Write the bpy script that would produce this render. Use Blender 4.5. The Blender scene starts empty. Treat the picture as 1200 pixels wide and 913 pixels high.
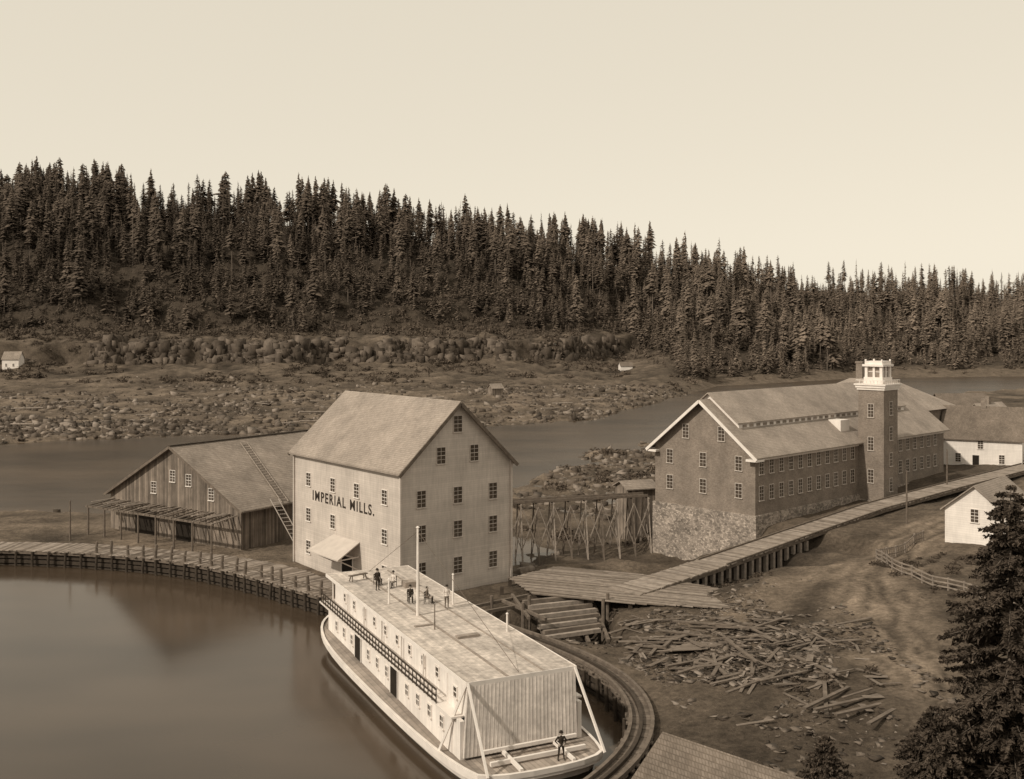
import bpy, math, random
import numpy as np
from mathutils import Vector, Matrix, Euler
random.seed(7); rng=np.random.default_rng(7)
scene=bpy.context.scene
COL=scene.collection
scene.view_settings.view_transform='Standard'
scene.view_settings.look='None'
scene.view_settings.exposure=0

# ---------------------------------------------------------------- materials
def sep(v):
    s=math.sqrt(max(v,0)); return (v, v*(0.72+0.24*s), v*(0.50+0.43*s), 1)
class N:
    def __init__(s,name,rough=.85,spec=.2):
        s.m=bpy.data.materials.new(name); s.m.use_nodes=True
        s.t=s.m.node_tree; s.b=s.t.nodes['Principled BSDF']
        s.b.inputs['Roughness'].default_value=rough
        s.b.inputs['Specular IOR Level'].default_value=spec
    def n(s,t,**k):
        x=s.t.nodes.new(t)
        for a,b in k.items(): setattr(x,a,b)
        return x
    def l(s,a,b): s.t.links.new(a,b)
    def math(s,op,a,b=None,c=None):
        x=s.n('ShaderNodeMath',operation=op)
        for i,v in enumerate((a,b,c)):
            if v is None: continue
            if isinstance(v,(int,float)): x.inputs[i].default_value=v
            else: s.l(v,x.inputs[i])
        return x.outputs[0]
    def noise(s,vec,scale,detail=4,rough=.6):
        x=s.n('ShaderNodeTexNoise'); x.inputs['Scale'].default_value=scale
        x.inputs['Detail'].default_value=detail; x.inputs['Roughness'].default_value=rough
        if vec is not None: s.l(vec,x.inputs['Vector'])
        return x.outputs['Fac']
    def ramp(s,f,a,b,lo,hi):
        x=s.n('ShaderNodeMapRange'); s.l(f,x.inputs[0])
        for i,v in zip((1,2,3,4),(a,b,lo,hi)): x.inputs[i].default_value=v
        return x.outputs[0]
    def color(s,v,fac):
        x=s.n('ShaderNodeVectorMath',operation='SCALE')
        x.inputs[0].default_value=sep(v)[:3]; s.l(fac,x.inputs['Scale'])
        s.l(x.outputs[0],s.b.inputs['Base Color'])
    def bump(s,h,st,dist=.05):
        x=s.n('ShaderNodeBump'); x.inputs['Strength'].default_value=st; x.inputs['Distance'].default_value=dist
        s.l(h,x.inputs['Height']); s.l(x.outputs[0],s.b.inputs['Normal'])
def plain(name,v,var=.35,scale=1.5,rough=.85,spec=.2,bump=0):
    k=N(name,rough,spec); tc=k.n('ShaderNodeTexCoord')
    f=k.noise(tc.outputs['Object'],scale,6)
    k.color(v,k.ramp(f,.25,.75,1-var,1+var))
    if bump: k.bump(k.noise(tc.outputs['Object'],scale*6,4),bump)
    return k.m
def planks(name,v,axis='u',w=.25,var=.25,gap=.08,gd=.45,stain=.3,rough=.85,sc=.35,streak=None,bump=.3):
    k=N(name,rough); tc=k.n('ShaderNodeTexCoord'); sp=k.n('ShaderNodeSeparateXYZ'); k.l(tc.outputs['Object'],sp.inputs[0])
    X,Y,Z=sp.outputs
    c={'x':X,'y':Y,'z':Z}.get(axis) 
    if axis=='u': c=k.math('ADD',X,Y)
    q=k.math('DIVIDE',c,w); fl=k.math('FLOOR',q); fr=k.math('FRACT',q)
    wn=k.n('ShaderNodeTexWhiteNoise',noise_dimensions='1D'); k.l(fl,wn.inputs['W'])
    a=k.ramp(wn.outputs['Value'],0,1,1-var,1+var)
    g=k.ramp(k.math('LESS_THAN',fr,gap),0,1,1,gd)
    nz=k.ramp(k.noise(tc.outputs['Object'],sc,6,.65),.3,.7,1-stain,1+stain)
    f=k.math('MULTIPLY',k.math('MULTIPLY',a,g),nz)
    mp=k.n('ShaderNodeMapping'); k.l(tc.outputs['Object'],mp.inputs[0])
    mp.inputs['Scale'].default_value=(3,3,.35) if axis in('u','z') else (2,2,2)
    st=k.ramp(k.noise(mp.outputs[0],1.2,4),.3,.7,1-stain*.7,1+stain*.7)
    f=k.math('MULTIPLY',f,st)
    k.color(v,f)
    if bump: k.bump(g,bump,.03)
    return k.m
def bricks(name,v,bw=.45,bh=.15,mort=1.5,zs=1.,var=.25,stain=.3,msize=.02,rough=.9,sc=.3,bump=.2,ax='u'):
    k=N(name,rough); tc=k.n('ShaderNodeTexCoord'); sp=k.n('ShaderNodeSeparateXYZ'); k.l(tc.outputs['Object'],sp.inputs[0])
    u=k.math('ADD',sp.outputs[0],sp.outputs[1]) if ax=='u' else sp.outputs[0 if ax=='x' else 1]
    vv=k.math('MULTIPLY',sp.outputs[2],zs)
    cb=k.n('ShaderNodeCombineXYZ'); k.l(u,cb.inputs[0]); k.l(vv,cb.inputs[1])
    b=k.n('ShaderNodeTexBrick'); k.l(cb.outputs[0],b.inputs['Vector'])
    b.inputs['Scale'].default_value=1; b.inputs['Brick Width'].default_value=bw; b.inputs['Row Height'].default_value=bh
    b.inputs['Mortar Size'].default_value=msize; b.inputs['Mortar Smooth'].default_value=.3
    b.inputs['Color1'].default_value=sep(v*(1-var)); b.inputs['Color2'].default_value=sep(v*(1+var)); b.inputs['Mortar'].default_value=sep(min(.9,v*mort))
    nz=k.ramp(k.noise(tc.outputs['Object'],sc,7,.7),.3,.7,1-stain,1+stain)
    nz=k.math('MULTIPLY',nz,k.ramp(k.noise(tc.outputs['Object'],3.5,4,.7),.3,.7,1-stain*.4,1+stain*.4))
    x=k.n('ShaderNodeVectorMath',operation='SCALE'); k.l(b.outputs['Color'],x.inputs[0]); k.l(nz,x.inputs['Scale'])
    k.l(x.outputs[0],k.b.inputs['Base Color'])
    if bump: k.bump(b.outputs['Fac'],-bump,.03)
    return k.m
def stonework(name,v):
    k=N(name,.95); tc=k.n('ShaderNodeTexCoord')
    mp=k.n('ShaderNodeMapping'); k.l(tc.outputs['Object'],mp.inputs[0]); mp.inputs['Scale'].default_value=(1,1,1.5)
    vo=k.n('ShaderNodeTexVoronoi'); vo.inputs['Scale'].default_value=3.2; k.l(mp.outputs[0],vo.inputs['Vector'])
    ve=k.n('ShaderNodeTexVoronoi',feature='DISTANCE_TO_EDGE'); ve.inputs['Scale'].default_value=3.2; k.l(mp.outputs[0],ve.inputs['Vector'])
    sp=k.n('ShaderNodeSeparateColor'); k.l(vo.outputs['Color'],sp.inputs[0])
    a=k.ramp(sp.outputs[0],0,1,.55,1.45); e=k.ramp(ve.outputs[0],0,.08,.55,1)
    k.color(v,k.math('MULTIPLY',k.math('MULTIPLY',a,e),k.ramp(k.noise(tc.outputs['Object'],.5,6,.7),.3,.7,.65,1.35)))
    k.bump(e,.5,.08); return k.m

M={}
M['millwall']=planks('mill_clapboard',.50,'z',.22,.04,.12,.84,.16,sc=.25)
M['trim']=plain('white_trim_paint',.72,.1,1.2,.6)
M['awn']=plain('grey_white_boards',.50,.12,1.2,.7)
M['white']=planks('white_boards',.72,'z',.25,.03,.1,.8,.1,sc=.4,rough=.6)
M['whitev']=planks('white_vertical_boards',.74,'u',.3,.04,.08,.8,.12,sc=.4,rough=.6)
M['shingle']=bricks('grey_shingles',.31,.2,.2,.72,1.2,.1,.28,.025,sc=.25)
M['shingled']=bricks('dark_shingles',.17,.2,.2,.7,1.2,.14,.3,.025,sc=.3)
M['barnroof']=bricks('barn_shingles',.27,.22,.22,.7,1.2,.14,.3,.025,sc=.3)
M['barn']=planks('weathered_boards',.18,'u',.3,.38,.1,.35,.35,sc=.4)
M['brick']=bricks('mill_brick',.19,.24,.085,1.35,1,.2,.26,.012,sc=.5)
M['stone']=stonework('rubble_stone',.31)
M['glass']=plain('window_glass',.06,.6,.7,.15,.6)
M['dark']=plain('dark_interior',.02,.3)
M['glaze']=plain('pale_sash_glass',.22,.6,.5,.2,.6)
M['deckx']=planks('deck_planks',.30,'x',.35,.22,.08,.5,.25)
M['decky']=planks('deck_planks_cross',.30,'y',.35,.22,.08,.5,.25)
M['boatroof']=planks('boat_deck_planks',.46,'x',.3,.12,.06,.75,.3,sc=.3)
M['timber']=plain('timber',.14,.4,2,bump=.2)
M['timberl']=plain('pale_timber',.28,.35,2,bump=.2)
M['timberd']=plain('dark_timber',.055,.4,2,bump=.2)
M['letter']=plain('black_lettering',.035,.3,3)
M['hull']=plain('hull_white_paint',.7,.15,.8,.5)
M['hulld']=plain('hull_dark',.06,.3,.8,.5)
M['panel']=planks('upright_boards',.66,'x',.26,.08,.12,.75,.2,sc=.5)
M['rock']=plain('rock',.125,.55,.25,bump=.4)
M['skin']=plain('skin',.38,.1); M['coat']=plain('dark_cloth',.035,.3,6); M['coatl']=plain('grey_cloth',.14,.3,6); M['shirt']=plain('white_cloth',.6,.1,6)
def foliage(name,v,var=.5,scale=.08,haze=0):
    k=N(name,.9,.05); g=k.n('ShaderNodeNewGeometry')
    f=k.noise(g.outputs['Position'],scale,5,.7); f2=k.noise(g.outputs['Position'],scale*12,2)
    a=k.math('MULTIPLY',k.ramp(f,.3,.7,1-var,1+var),k.ramp(f2,.3,.7,.7,1.3))
    if haze:
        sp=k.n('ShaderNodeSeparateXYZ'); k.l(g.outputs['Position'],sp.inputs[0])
        a=k.math('MULTIPLY',a,k.ramp(sp.outputs[0],-250,420,1,haze))  # distance haze painted into the leaf colour, paler towards the right
    k.color(v,a); return k.m
M['fir']=foliage('fir_foliage',.10,.35,.02,1.8)  # far foliage colour includes the painted haze gradient
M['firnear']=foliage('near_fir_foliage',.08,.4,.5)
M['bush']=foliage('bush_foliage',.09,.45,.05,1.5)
M['bark']=plain('bark',.15,.4,1)
M['pl1']=plain('wharf_plank_a',.24,.35,1.5); M['pl2']=plain('wharf_plank_b',.29,.35,1.5); M['pl3']=plain('wharf_plank_c',.17,.35,1.5)
M['pl4']=plain('old_plank',.14,.45,1.2)

# ---------------------------------------------------------------- mesh helper
class MB:
    def __init__(s): s.v=[];s.f=[];s.m=[]
    def add(s,vs,fs,mi=0):
        o=len(s.v); s.v+= [tuple(p) for p in vs]
        for f in fs: s.f.append(tuple(i+o for i in f)); s.m.append(mi)
    def box(s,x0,x1,y0,y1,z0,z1,mi=0):
        vs=[(x0,y0,z0),(x1,y0,z0),(x1,y1,z0),(x0,y1,z0),(x0,y0,z1),(x1,y0,z1),(x1,y1,z1),(x0,y1,z1)]
        s.add(vs,[(0,3,2,1),(4,5,6,7),(0,1,5,4),(1,2,6,5),(2,3,7,6),(3,0,4,7)],mi)
    def beam(s,p0,p1,w,h,mi=0,up=(0,0,1)):
        p0=Vector(p0);p1=Vector(p1);d=(p1-p0).normalized();u=Vector(up)
        if abs(d.dot(u))>.98: u=Vector((0,1,0))
        r=d.cross(u).normalized()*w/2; t=r.cross(d).normalized()*h/2
        vs=[p0-r-t,p0+r-t,p0+r+t,p0-r+t,p1-r-t,p1+r-t,p1+r+t,p1-r+t]
        s.add(vs,[(0,1,2,3),(7,6,5,4),(0,4,5,1),(1,5,6,2),(2,6,7,3),(3,7,4,0)],mi)
    def tube(s,p0,p1,r0,r1,n=8,mi=0):
        p0=Vector(p0);p1=Vector(p1);d=(p1-p0).normalized();u=Vector((0,0,1)) if abs(d.z)<.9 else Vector((1,0,0))
        a=d.cross(u).normalized();b=d.cross(a)
        vs=[];
        for p,r in((p0,r0),(p1,r1)):
            for i in range(n):
                t=2*math.pi*i/n; vs.append(p+a*(r*math.cos(t))+b*(r*math.sin(t)))
        fs=[(i,(i+1)%n,n+(i+1)%n,n+i) for i in range(n)]+[tuple(range(n))[::-1],tuple(range(n,2*n))]
        s.add(vs,fs,mi)
    def sphere(s,c,r,sc=(1,1,1),mi=0,n=10,m=7):
        vs=[];fs=[]
        for j in range(m+1):
            ph=math.pi*j/m
            for i in range(n):
                t=2*math.pi*i/n
                vs.append((c[0]+r*sc[0]*math.sin(ph)*math.cos(t),c[1]+r*sc[1]*math.sin(ph)*math.sin(t),c[2]+r*sc[2]*math.cos(ph)))
        for j in range(m):
            for i in range(n): fs.append((j*n+i,(j+1)*n+i,(j+1)*n+(i+1)%n,j*n+(i+1)%n))
        s.add(vs,fs,mi)
    def extr(s,prof,axis,a0,a1,mi=0):
        def P(c,z,a): return (a,c,z) if axis=='x' else (c,a,z)
        n=len(prof); vs=[P(c,z,a0) for c,z in prof]+[P(c,z,a1) for c,z in prof]
        s.add(vs,[tuple(range(n)),tuple(range(2*n-1,n-1,-1))]+[(i,n+i,n+(i+1)%n,(i+1)%n) for i in range(n)],mi)
    def mesh(s,name,mats):
        me=bpy.data.meshes.new(name); me.from_pydata(s.v,[],s.f)
        for m in mats: me.materials.append(M[m] if isinstance(m,str) else m)
        me.polygons.foreach_set('material_index',s.m); me.update(); return me
import bmesh
def fixn(me):
    b=bmesh.new(); b.from_mesh(me); bmesh.ops.recalc_face_normals(b,faces=b.faces); b.to_mesh(me); b.free()
def part(name,mb,mats,parent=None,loc=(0,0,0),rot=0,label=None):
    if isinstance(mb,MB):
        me=mb.mesh(name,mats); fixn(me)
    else: me=mb
    o=bpy.data.objects.new(name,me); COL.objects.link(o); o.location=loc
    if rot: o.rotation_euler=(0,0,rot)
    if parent: o.parent=parent
    if label: o['label']=label
    return o
def top(name,label,cat,loc=(0,0,0),rot=0,group=None,mb=None,mats=None):
    if mb is None: o=bpy.data.objects.new(name,None); o.empty_display_size=.5; COL.objects.link(o); o.location=loc; o.rotation_euler=(0,0,rot)
    else: o=part(name,mb,mats,None,loc); o.rotation_euler=(0,0,rot)
    o['label']=label;o['category']=cat
    if group:o['group']=group
    return o
def tris_mesh(name,V,F,MI,mats):
    me=bpy.data.meshes.new(name); nv=len(V);nf=len(F)
    me.vertices.add(nv); me.vertices.foreach_set('co',V.astype(np.float32).ravel())
    me.loops.add(nf*3); me.loops.foreach_set('vertex_index',F.astype(np.int32).ravel())
    me.polygons.add(nf); me.polygons.foreach_set('loop_start',np.arange(0,nf*3,3,dtype=np.int32))
    try: me.polygons.foreach_set('loop_total',np.full(nf,3,dtype=np.int32))
    except Exception: pass
    for m in mats: me.materials.append(M[m])
    me.polygons.foreach_set('material_index',MI.astype(np.int32)); me.update(calc_edges=True); me.validate(); return me

# ---------------------------------------------------------------- terrain
def fr(a): return a-np.floor(a)
def vn(x,y,s=0):
    xi=np.floor(x);yi=np.floor(y);fx=x-xi;fy=y-yi
    fx=fx*fx*(3-2*fx);fy=fy*fy*(3-2*fy)
    h=lambda a,b: fr(np.sin(a*127.1+b*311.7+s*74.7)*43758.5453)
    return (h(xi,yi)*(1-fx)+h(xi+1,yi)*fx)*(1-fy)+(h(xi,yi+1)*(1-fx)+h(xi+1,yi+1)*fx)*fy
def fbm(x,y,o=4,s=0):
    a=0;am=.5
    for i in range(o): a=a+am*vn(x*2**i,y*2**i,s+i); am*=.5
    return a
def sm(x,a,b):
    t=np.clip((x-a)/(b-a),0,1); return t*t*(3-2*t)
BAS=[(-220,126),(-140,125.5),(-80,125),(-59,124.4),(-49,122.8),(-38,119),(-28.6,112.3),(-22,106),(-17.5,101.8),(-13,100.0),(-8.5,97.5),(-4,94),(-.2,89.6),(3.2,85.5),(6.1,80.8),(7.7,76),(8.0,71),(7.0,66),(4.8,61.5),(1.6,57),(-5,50),(-30,45),(-220,45)]
def chaikin(p,it=1,closed=True):
    for _ in range(it):
        q=[];n=len(p)
        for i in range(n if closed else n-1):
            a=np.array(p[i],float);b=np.array(p[(i+1)%n],float)
            q+= [tuple(a*.75+b*.25),tuple(a*.25+b*.75)]
        if not closed: q=[p[0]]+q+[p[-1]]
        p=q
    return p
BASs=chaikin(BAS[3:21],2,False)
BASp=BAS[:3]+BASs+BAS[21:]
def basin_sd(x,y):
    d=np.full(x.shape,1e9);ins=np.zeros(x.shape,bool);n=len(BASp)
    for i in range(n):
        x0,y0=BASp[i];x1,y1=BASp[(i+1)%n];dx=x1-x0;dy=y1-y0
        t=np.clip(((x-x0)*dx+(y-y0)*dy)/(dx*dx+dy*dy+1e-9),0,1)
        d=np.minimum(d,np.hypot(x-x0-t*dx,y-y0-t*dy))
        if dy!=0:
            c=((y0>y)!=(y1>y))&(x<(dx*(y-y0)/dy+x0)); ins^=c
    return np.where(ins,-d,d)
def dist(x,y,pts):
    d=np.full(x.shape,1e9)
    for (x0,y0),(x1,y1) in zip(pts,pts[1:]):
        dx=x1-x0;dy=y1-y0;t=np.clip(((x-x0)*dx+(y-y0)*dy)/(dx*dx+dy*dy),0,1)
        d=np.minimum(d,np.hypot(x-x0-t*dx,y-y0-t*dy))
    return d
NX=[-600,-200,-83,-60,-30,1,10,22,38,60,120,221,262,340,600,2000];NY=[150,163,171,176,198,218,250,273,294,310,345,430,455,490,540,600]
FX=[-2000,-600,-136,-99,-11,6,27,45,66,110,214,338,700,3000];FY=[230,255,279,306,330,342,355,400,455,565,655,685,740,880]
BB=[-2,-1,-.487,-.243,0,.162,.324,.487,1,2];ZC=[122,124,119,110,89,70,58,50,42,34];YC=[800,800,800,820,850,900,970,1030,1120,1320]
def hgt(x,y,full=False):
    x=np.asarray(x,float);y=np.asarray(y,float)
    b=x/np.maximum(y,40)
    n1=fbm(x*.35,y*.35,4,1)-.47; n2=fbm(x*.05,y*.05,5,5)-.47; n3=fbm(x*.15,y*.15,5,9)-.47
    z=1.6+.5*sm(x,8.5,13)*sm(y,60,75)+.055*np.clip(x-12,0,90)+(.24+.5*sm(x,12,20))*n1+ n3*.9*sm(x,8,25)
    ditch=1-sm(dist(x,y,[(15.5,103.5),(35,123.5)]),1.2,4.2)
    z=z-1.3*ditch
    p=(x-30)*.7255+(y-130)*.688;q=-(x-30)*.688+(y-130)*.7255
    low=sm(y,109,124)*sm(x,-14,-3)*np.maximum(sm(-p,-3,-.4),sm(q,14,20))
    low=low*(1-sm(x,70,130))
    zl=-2.6+n3*2.2+n2*1.6+4.6*sm(q,11,-1)*sm(p,-14,-3)
    z=z*(1-low)+zl*low
    pit=sm(x,-3.2,-1.4)*(1-sm(x,7.5,10))*sm(y+.45*x,91.5,93)*(1-sm(y-.35*x,97.3,99.5))
    z=z*(1-pit)+(-1.6)*pit
    Yn=np.interp(x,NX,NY)+n2*14
    rg=sm(x,40,120)
    Yf=np.interp(x,FX,FY)+n2*(26-20*rg)+n3*(10-7*rg)
    dN=Yn-y
    s=sm(dN,-12,26); rocky=sm(dN,70,10)*sm(dN,-12,0)
    zN=-6+(z+6)*s+n3*1.6*rocky
    Yc=np.interp(b,BB,YC);zc=np.interp(b,BB,ZC)
    f=(y-Yf)/(Yc-Yf); ff=f+ n2*.10
    wr=sm(b,.09,.19)
    PL=np.interp(ff,[0,.04,.1,.3,.42,.5,.515,.62],[-3,-1.5,-.8,1.5,5,10.5,20.5,28])
    hillL=28+(zc-28)*np.clip((ff-.62)/.38,0,1)**.9
    zL=np.where(ff>.62,hillL,PL)
    PR=np.interp(f,[0,.05,.12,1],[-3,.5,4,50]); zR=np.where(f>.12,4+(zc-4)*np.clip((f-.12)/.88,0,1),PR)
    zF=zL*(1-wr)+zR*wr
    zF=zF+n3*2.4*sm(f,0,.08)+n1*1.6*sm(f,0,.05)+n2*10*sm(f,.55,.9)+(fbm(x*.1,y*.1,4,14)-.47)*5*np.exp(-((ff-.54)/.08)**2)
    zF=np.where(f>1,zF-np.clip(f-1,0,3)*14,zF)
    zF=np.where(y<Yf,np.maximum(-6,-3-(Yf-y)*.15),zF)
    z=np.where(y<(Yn+Yf)/2,zN,zF)
    bl=np.clip(26-.55*y,-10,26); z=np.where(y<60,np.maximum(z,bl+n1*.5*(bl>z)),z)
    sd=basin_sd(x,y)
    k=sm(sd,.3,1.6); z=np.where(y<140,z*k+(-2)*(1-k),z)
    if not full: return z
    tone=.095+.07*n3+.08*n2
    tone=tone+.05*(1-sm(x,-20,-5))
    tone=tone*(1-low)+(.08+.2*np.clip(n3+.1,0,1))*low
    tone=tone*(1-.6*ditch)
    tone=tone*(1-pit)+.05*pit
    tone=np.where((rocky>.05)&(y<(Yn+Yf)/2),.12+.28*n3,tone)
    farT=.115+.2*n3+.15*n2
    farT=farT*(1-sm(ff,.2,.42))+(.09+.16*n3+.12*n2)*sm(ff,.2,.42)
    farT=farT*(1-sm(ff,.54,.66))+.05*sm(ff,.54,.66)
    farR=.12*(1-sm(f,.05,.12))+.06*sm(f,.05,.12)
    farT=farT*(1-wr)+farR*wr
    cl=np.exp(-((ff-.51)/.014)**2)*(1-wr); farT=farT*(1-cl)+cl*.07
    tone=np.where(y<(Yn+Yf)/2,tone,farT)
    d1=dist(x,y,[(95,166),(66,141),(46,120),(35.5,104),(31,88),(30.5,74),(33,60),(38,40)])+n3*3; d2=dist(x,y,[(46,120),(31,108),(19,93)])+n3*3
    r=np.maximum(1-sm(d1,2.2,5.5),(1-sm(d2,1.2,3.5))*.6)
    rut=np.exp(-((d1-.9)/.35)**2)+np.exp(-((d1-2.6)/.4)**2)*.8
    tone=tone*(1-r)+(.20+.14*n1-.10*rut)*r
    return z,np.clip(tone,.03,.6),f,ff
def H(x,y): return float(hgt(np.array([x]),np.array([y]))[0])

rows=np.concatenate([np.linspace(-150,38,22),np.arange(40,135,.6),np.arange(135,300,1.6),np.arange(300,1020,3.5),np.geomspace(1025,6000,20)])
t=np.linspace(-1,1,601); bc=1.3*np.sign(t)*(.33*abs(t)+.67*abs(t)**3)
YY,TB=np.meshgrid(rows,bc,indexing='ij'); XX=TB*(YY+200)
ZZ,TN,_,_=hgt(XX,YY,True)
nr,nc=XX.shape
V=np.stack([XX,YY,ZZ],-1).reshape(-1,3)
idx=np.arange(nr*nc).reshape(nr,nc)
Q=np.stack([idx[:-1,:-1],idx[:-1,1:],idx[1:,1:],idx[1:,:-1]],-1).reshape(-1,4)
me=bpy.data.meshes.new('ground'); me.vertices.add(len(V)); me.vertices.foreach_set('co',V.astype(np.float32).ravel())
me.loops.add(len(Q)*4); me.loops.foreach_set('vertex_index',Q.astype(np.int32).ravel())
me.polygons.add(len(Q)); me.polygons.foreach_set('loop_start',np.arange(0,len(Q)*4,4,dtype=np.int32))
try: me.polygons.foreach_set('loop_total',np.full(len(Q),4,dtype=np.int32))
except Exception: pass
me.update(calc_edges=True)
at=me.attributes.new('tone','FLOAT','POINT'); at.data.foreach_set('value',TN.astype(np.float32).ravel())
me.polygons.foreach_set('use_smooth',np.ones(len(Q),bool))
g=bpy.data.objects.new('ground',me); COL.objects.link(g); g['kind']='structure'
k=N('ground_earth',.95,.1); a=k.n('ShaderNodeAttribute'); a.attribute_name='tone'
geo=k.n('ShaderNodeNewGeometry'); ps=geo.outputs['Position']
f=k.math('MULTIPLY',k.ramp(k.noise(ps,.25,8,.75),.3,.7,.5,1.5),k.ramp(k.noise(ps,2.2,5,.7),.3,.7,.6,1.4))
f=k.math('MULTIPLY',f,a.outputs['Fac'])
x=k.n('ShaderNodeVectorMath',operation='SCALE'); x.inputs[0].default_value=(1,.79,.61); k.l(f,x.inputs['Scale']); k.l(x.outputs[0],k.b.inputs['Base Color'])
k.bump(k.noise(ps,1.2,8,.75),.9,.35)
me.materials.append(k.m)

# ---------------------------------------------------------------- water
def water(name,v,rough,pts,z,bs=.4,bst=.06):
    k=N(name+'_surface',rough,.5); geo=k.n('ShaderNodeNewGeometry')
    mp=k.n('ShaderNodeMapping'); k.l(geo.outputs['Position'],mp.inputs[0]); mp.inputs['Scale'].default_value=(.5,1,1)
    x=k.n('ShaderNodeVectorMath',operation='SCALE'); x.inputs[0].default_value=(v,v*.72,v*.50)
    k.l(k.ramp(k.noise(mp.outputs[0],.05,3),.3,.7,.6,1.4),x.inputs['Scale']); k.l(x.outputs[0],k.b.inputs['Base Color'])
    k.b.inputs['IOR'].default_value=1.33
    k.bump(k.noise(mp.outputs[0],bs,3),bst,.3)
    me=bpy.data.meshes.new(name); me.from_pydata([(a,b,z) for a,b in pts],[],[tuple(range(len(pts)))]); me.materials.append(k.m)
    o=bpy.data.objects.new(name,me); COL.objects.link(o); o['kind']='structure'; return o
water('water_river',.07,.25,[(-2500,130),(2500,130),(2500,1100),(-2500,1100)],-3,.15,.15)
ow=water('water_basin',.06,.15,BASp,0,.3,.02)

# ---------------------------------------------------------------- common parts
def winmesh(w,h,cols=2,rws=4,glass='glass',sill=True,frame='trim',fw=.09):
    b=MB()
    b.box(-w/2,w/2,-.02,.03,-h/2,h/2,1)
    for s in(-1,1):
        b.box(min(s*w/2,s*(w/2+fw)),max(s*w/2,s*(w/2+fw)),-.06,.03,-h/2,h/2,0)
    b.box(-w/2-fw,w/2+fw,-.065,.03,h/2,h/2+fw,0)
    if sill: b.box(-w/2-fw*1.5,w/2+fw*1.5,-.13,.03,-h/2-.1,-h/2,0)
    for i in range(1,cols): x=-w/2+w*i/cols; b.box(x-.018,x+.018,-.04,-.02,-h/2,h/2,0)
    for i in range(1,rws):
        z=-h/2+h*i/rws; t=.03 if i==rws//2 else .016
        b.box(-w/2,w/2,-.044,-.021,z-t,z+t,0)
    me=b.mesh('window',[frame,glass]); fixn(me); return me
def put(me,name,parent,loc,rot): return part(name,me,None,parent,loc,rot)
R_Y=0; R_X=-math.pi/2
def roof(axis,W,h,r,L0,L1,o,t,lift=.01):
    s=(r-h)/(W/2); b=MB()
    lo=lambda c:(h+s*min(c,W-c)+lift)
    for A,B in((-o,W/2),(W/2,W+o)):
        b.extr([(A,lo(A)),(B,lo(B)),(B,lo(B)+t),(A,lo(A)+t)],axis,L0,L1)
    return b
def gwall(axis,W,h,r,L,z0=-1):
    b=MB(); b.extr([(0,z0),(W,z0),(W,h),(W/2,r),(0,h)],axis,0,L); return b

# ---------------------------------------------------------------- flour mill
ZB=1.4
mill=top('flour_mill','tall pale clapboard mill lettered IMPERIAL MILLS beside the basin','mill',(-10.75,101.8,ZB),math.radians(38.5))
W,L,h,r=13.5,22.2,12.9,19.1
part('wall',gwall('y',W,h,r,L),['millwall'],mill)
part('roof',roof('y',W,h,r,-.55,L+.55,.55,.2),['shingle'],mill)
s=(r-h)/(W/2)
for A,B in((-.55,W/2),(W+.55,W/2)):
    for yy in(-.6,L+.55): 
        b=MB(); z0=h+s*min(A,W-A); b.beam((A,yy,z0-.06),(B,yy,r-.02),.1,.34)
        part('bargeboard',b,['timber'],mill)
for xx in(-.06,W+.06):
    for yy in(-.06,L+.06): b=MB(); b.box(xx-.12,xx+.12,yy-.12,yy+.12,-.5,h-.1); part('corner_board',b,['millwall'],mill)
wm=winmesh(1.0,1.6,2,4,fw=.06,frame='awn')
rowz=[9.4,6.0,2.35]
for z in rowz:
    for x in(2.35,6.75,11.2):
        put(wm,'window',mill,(x,-.01,z+.45),R_Y)
for x in(4.7,8.8): put(wm,'window',mill,(x,-.01,13.95),R_Y)
put(wm,'window',mill,(6.75,-.01,17.0),R_Y)
ws=winmesh(.95,1.4,2,4,fw=.06)
for t_ in(2.95,8.4,13.4,18.9): put(ws,'window',mill,(-.01,t_,9.9),R_X)
for t_ in(2.95,13.4,18.9): put(ws,'window',mill,(-.01,t_,6.0),R_X)
for t_ in(2.95,18.9): put(ws,'window',mill,(-.01,t_,2.4),R_X)
b=MB(); b.box(-.05,0,9.2,11.4,0,2.8,0); b.box(-.1,-.05,9.0,9.2,0,3,1); b.box(-.1,-.05,11.4,11.6,0,3,1); b.box(-.1,-.05,9.2,11.4,2.8,3,1)
part('door',b,['dark','trim'],mill)
b=MB(); b.add([(-.02,7.8,4.7),(-.02,13.2,4.7),(-2.9,13.8,3.3),(-2.9,7.2,3.3),(-.02,7.8,4.58),(-.02,13.2,4.58),(-2.9,13.8,3.18),(-2.9,7.2,3.18)],[(0,1,2,3),(7,6,5,4),(0,4,5,1),(1,5,6,2),(2,6,7,3),(3,7,4,0)])
b.beam((-2.8,7.3,3.2),(-.05,7.8,3.2),.1,.1); b.beam((-2.8,13.7,3.2),(-.05,13.2,3.2),.1,.1); b.beam((-2.7,7.5,3.2),(-.05,7.8,1.8),.1,.1); b.beam((-2.7,13.4,3.2),(-.05,13.2,1.8),.1,.1)
part('awning',b,['awn'],mill)
cu=bpy.data.curves.new('lettering','FONT'); cu.body='IMPERIAL MILLS.'; cu.size=1.75; cu.extrude=.015; cu.offset=.035; cu.space_character=1.25; cu.space_word=1.1
to=bpy.data.objects.new('tmp',cu); COL.objects.link(to); bpy.context.view_layer.update()
me=bpy.data.meshes.new_from_object(to.evaluated_get(bpy.context.evaluated_depsgraph_get())); bpy.data.objects.remove(to)
co=np.array([v.co[:] for v in me.vertices]); co[:,0]-=co[:,0].min(); sx=13.0/co[:,0].max(); co[:,0]*=sx; co[:,1]*=.86
nv=np.stack([np.full(len(co),-.012)-co[:,2],17.95-co[:,0],7.78+co[:,1]],-1)
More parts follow.
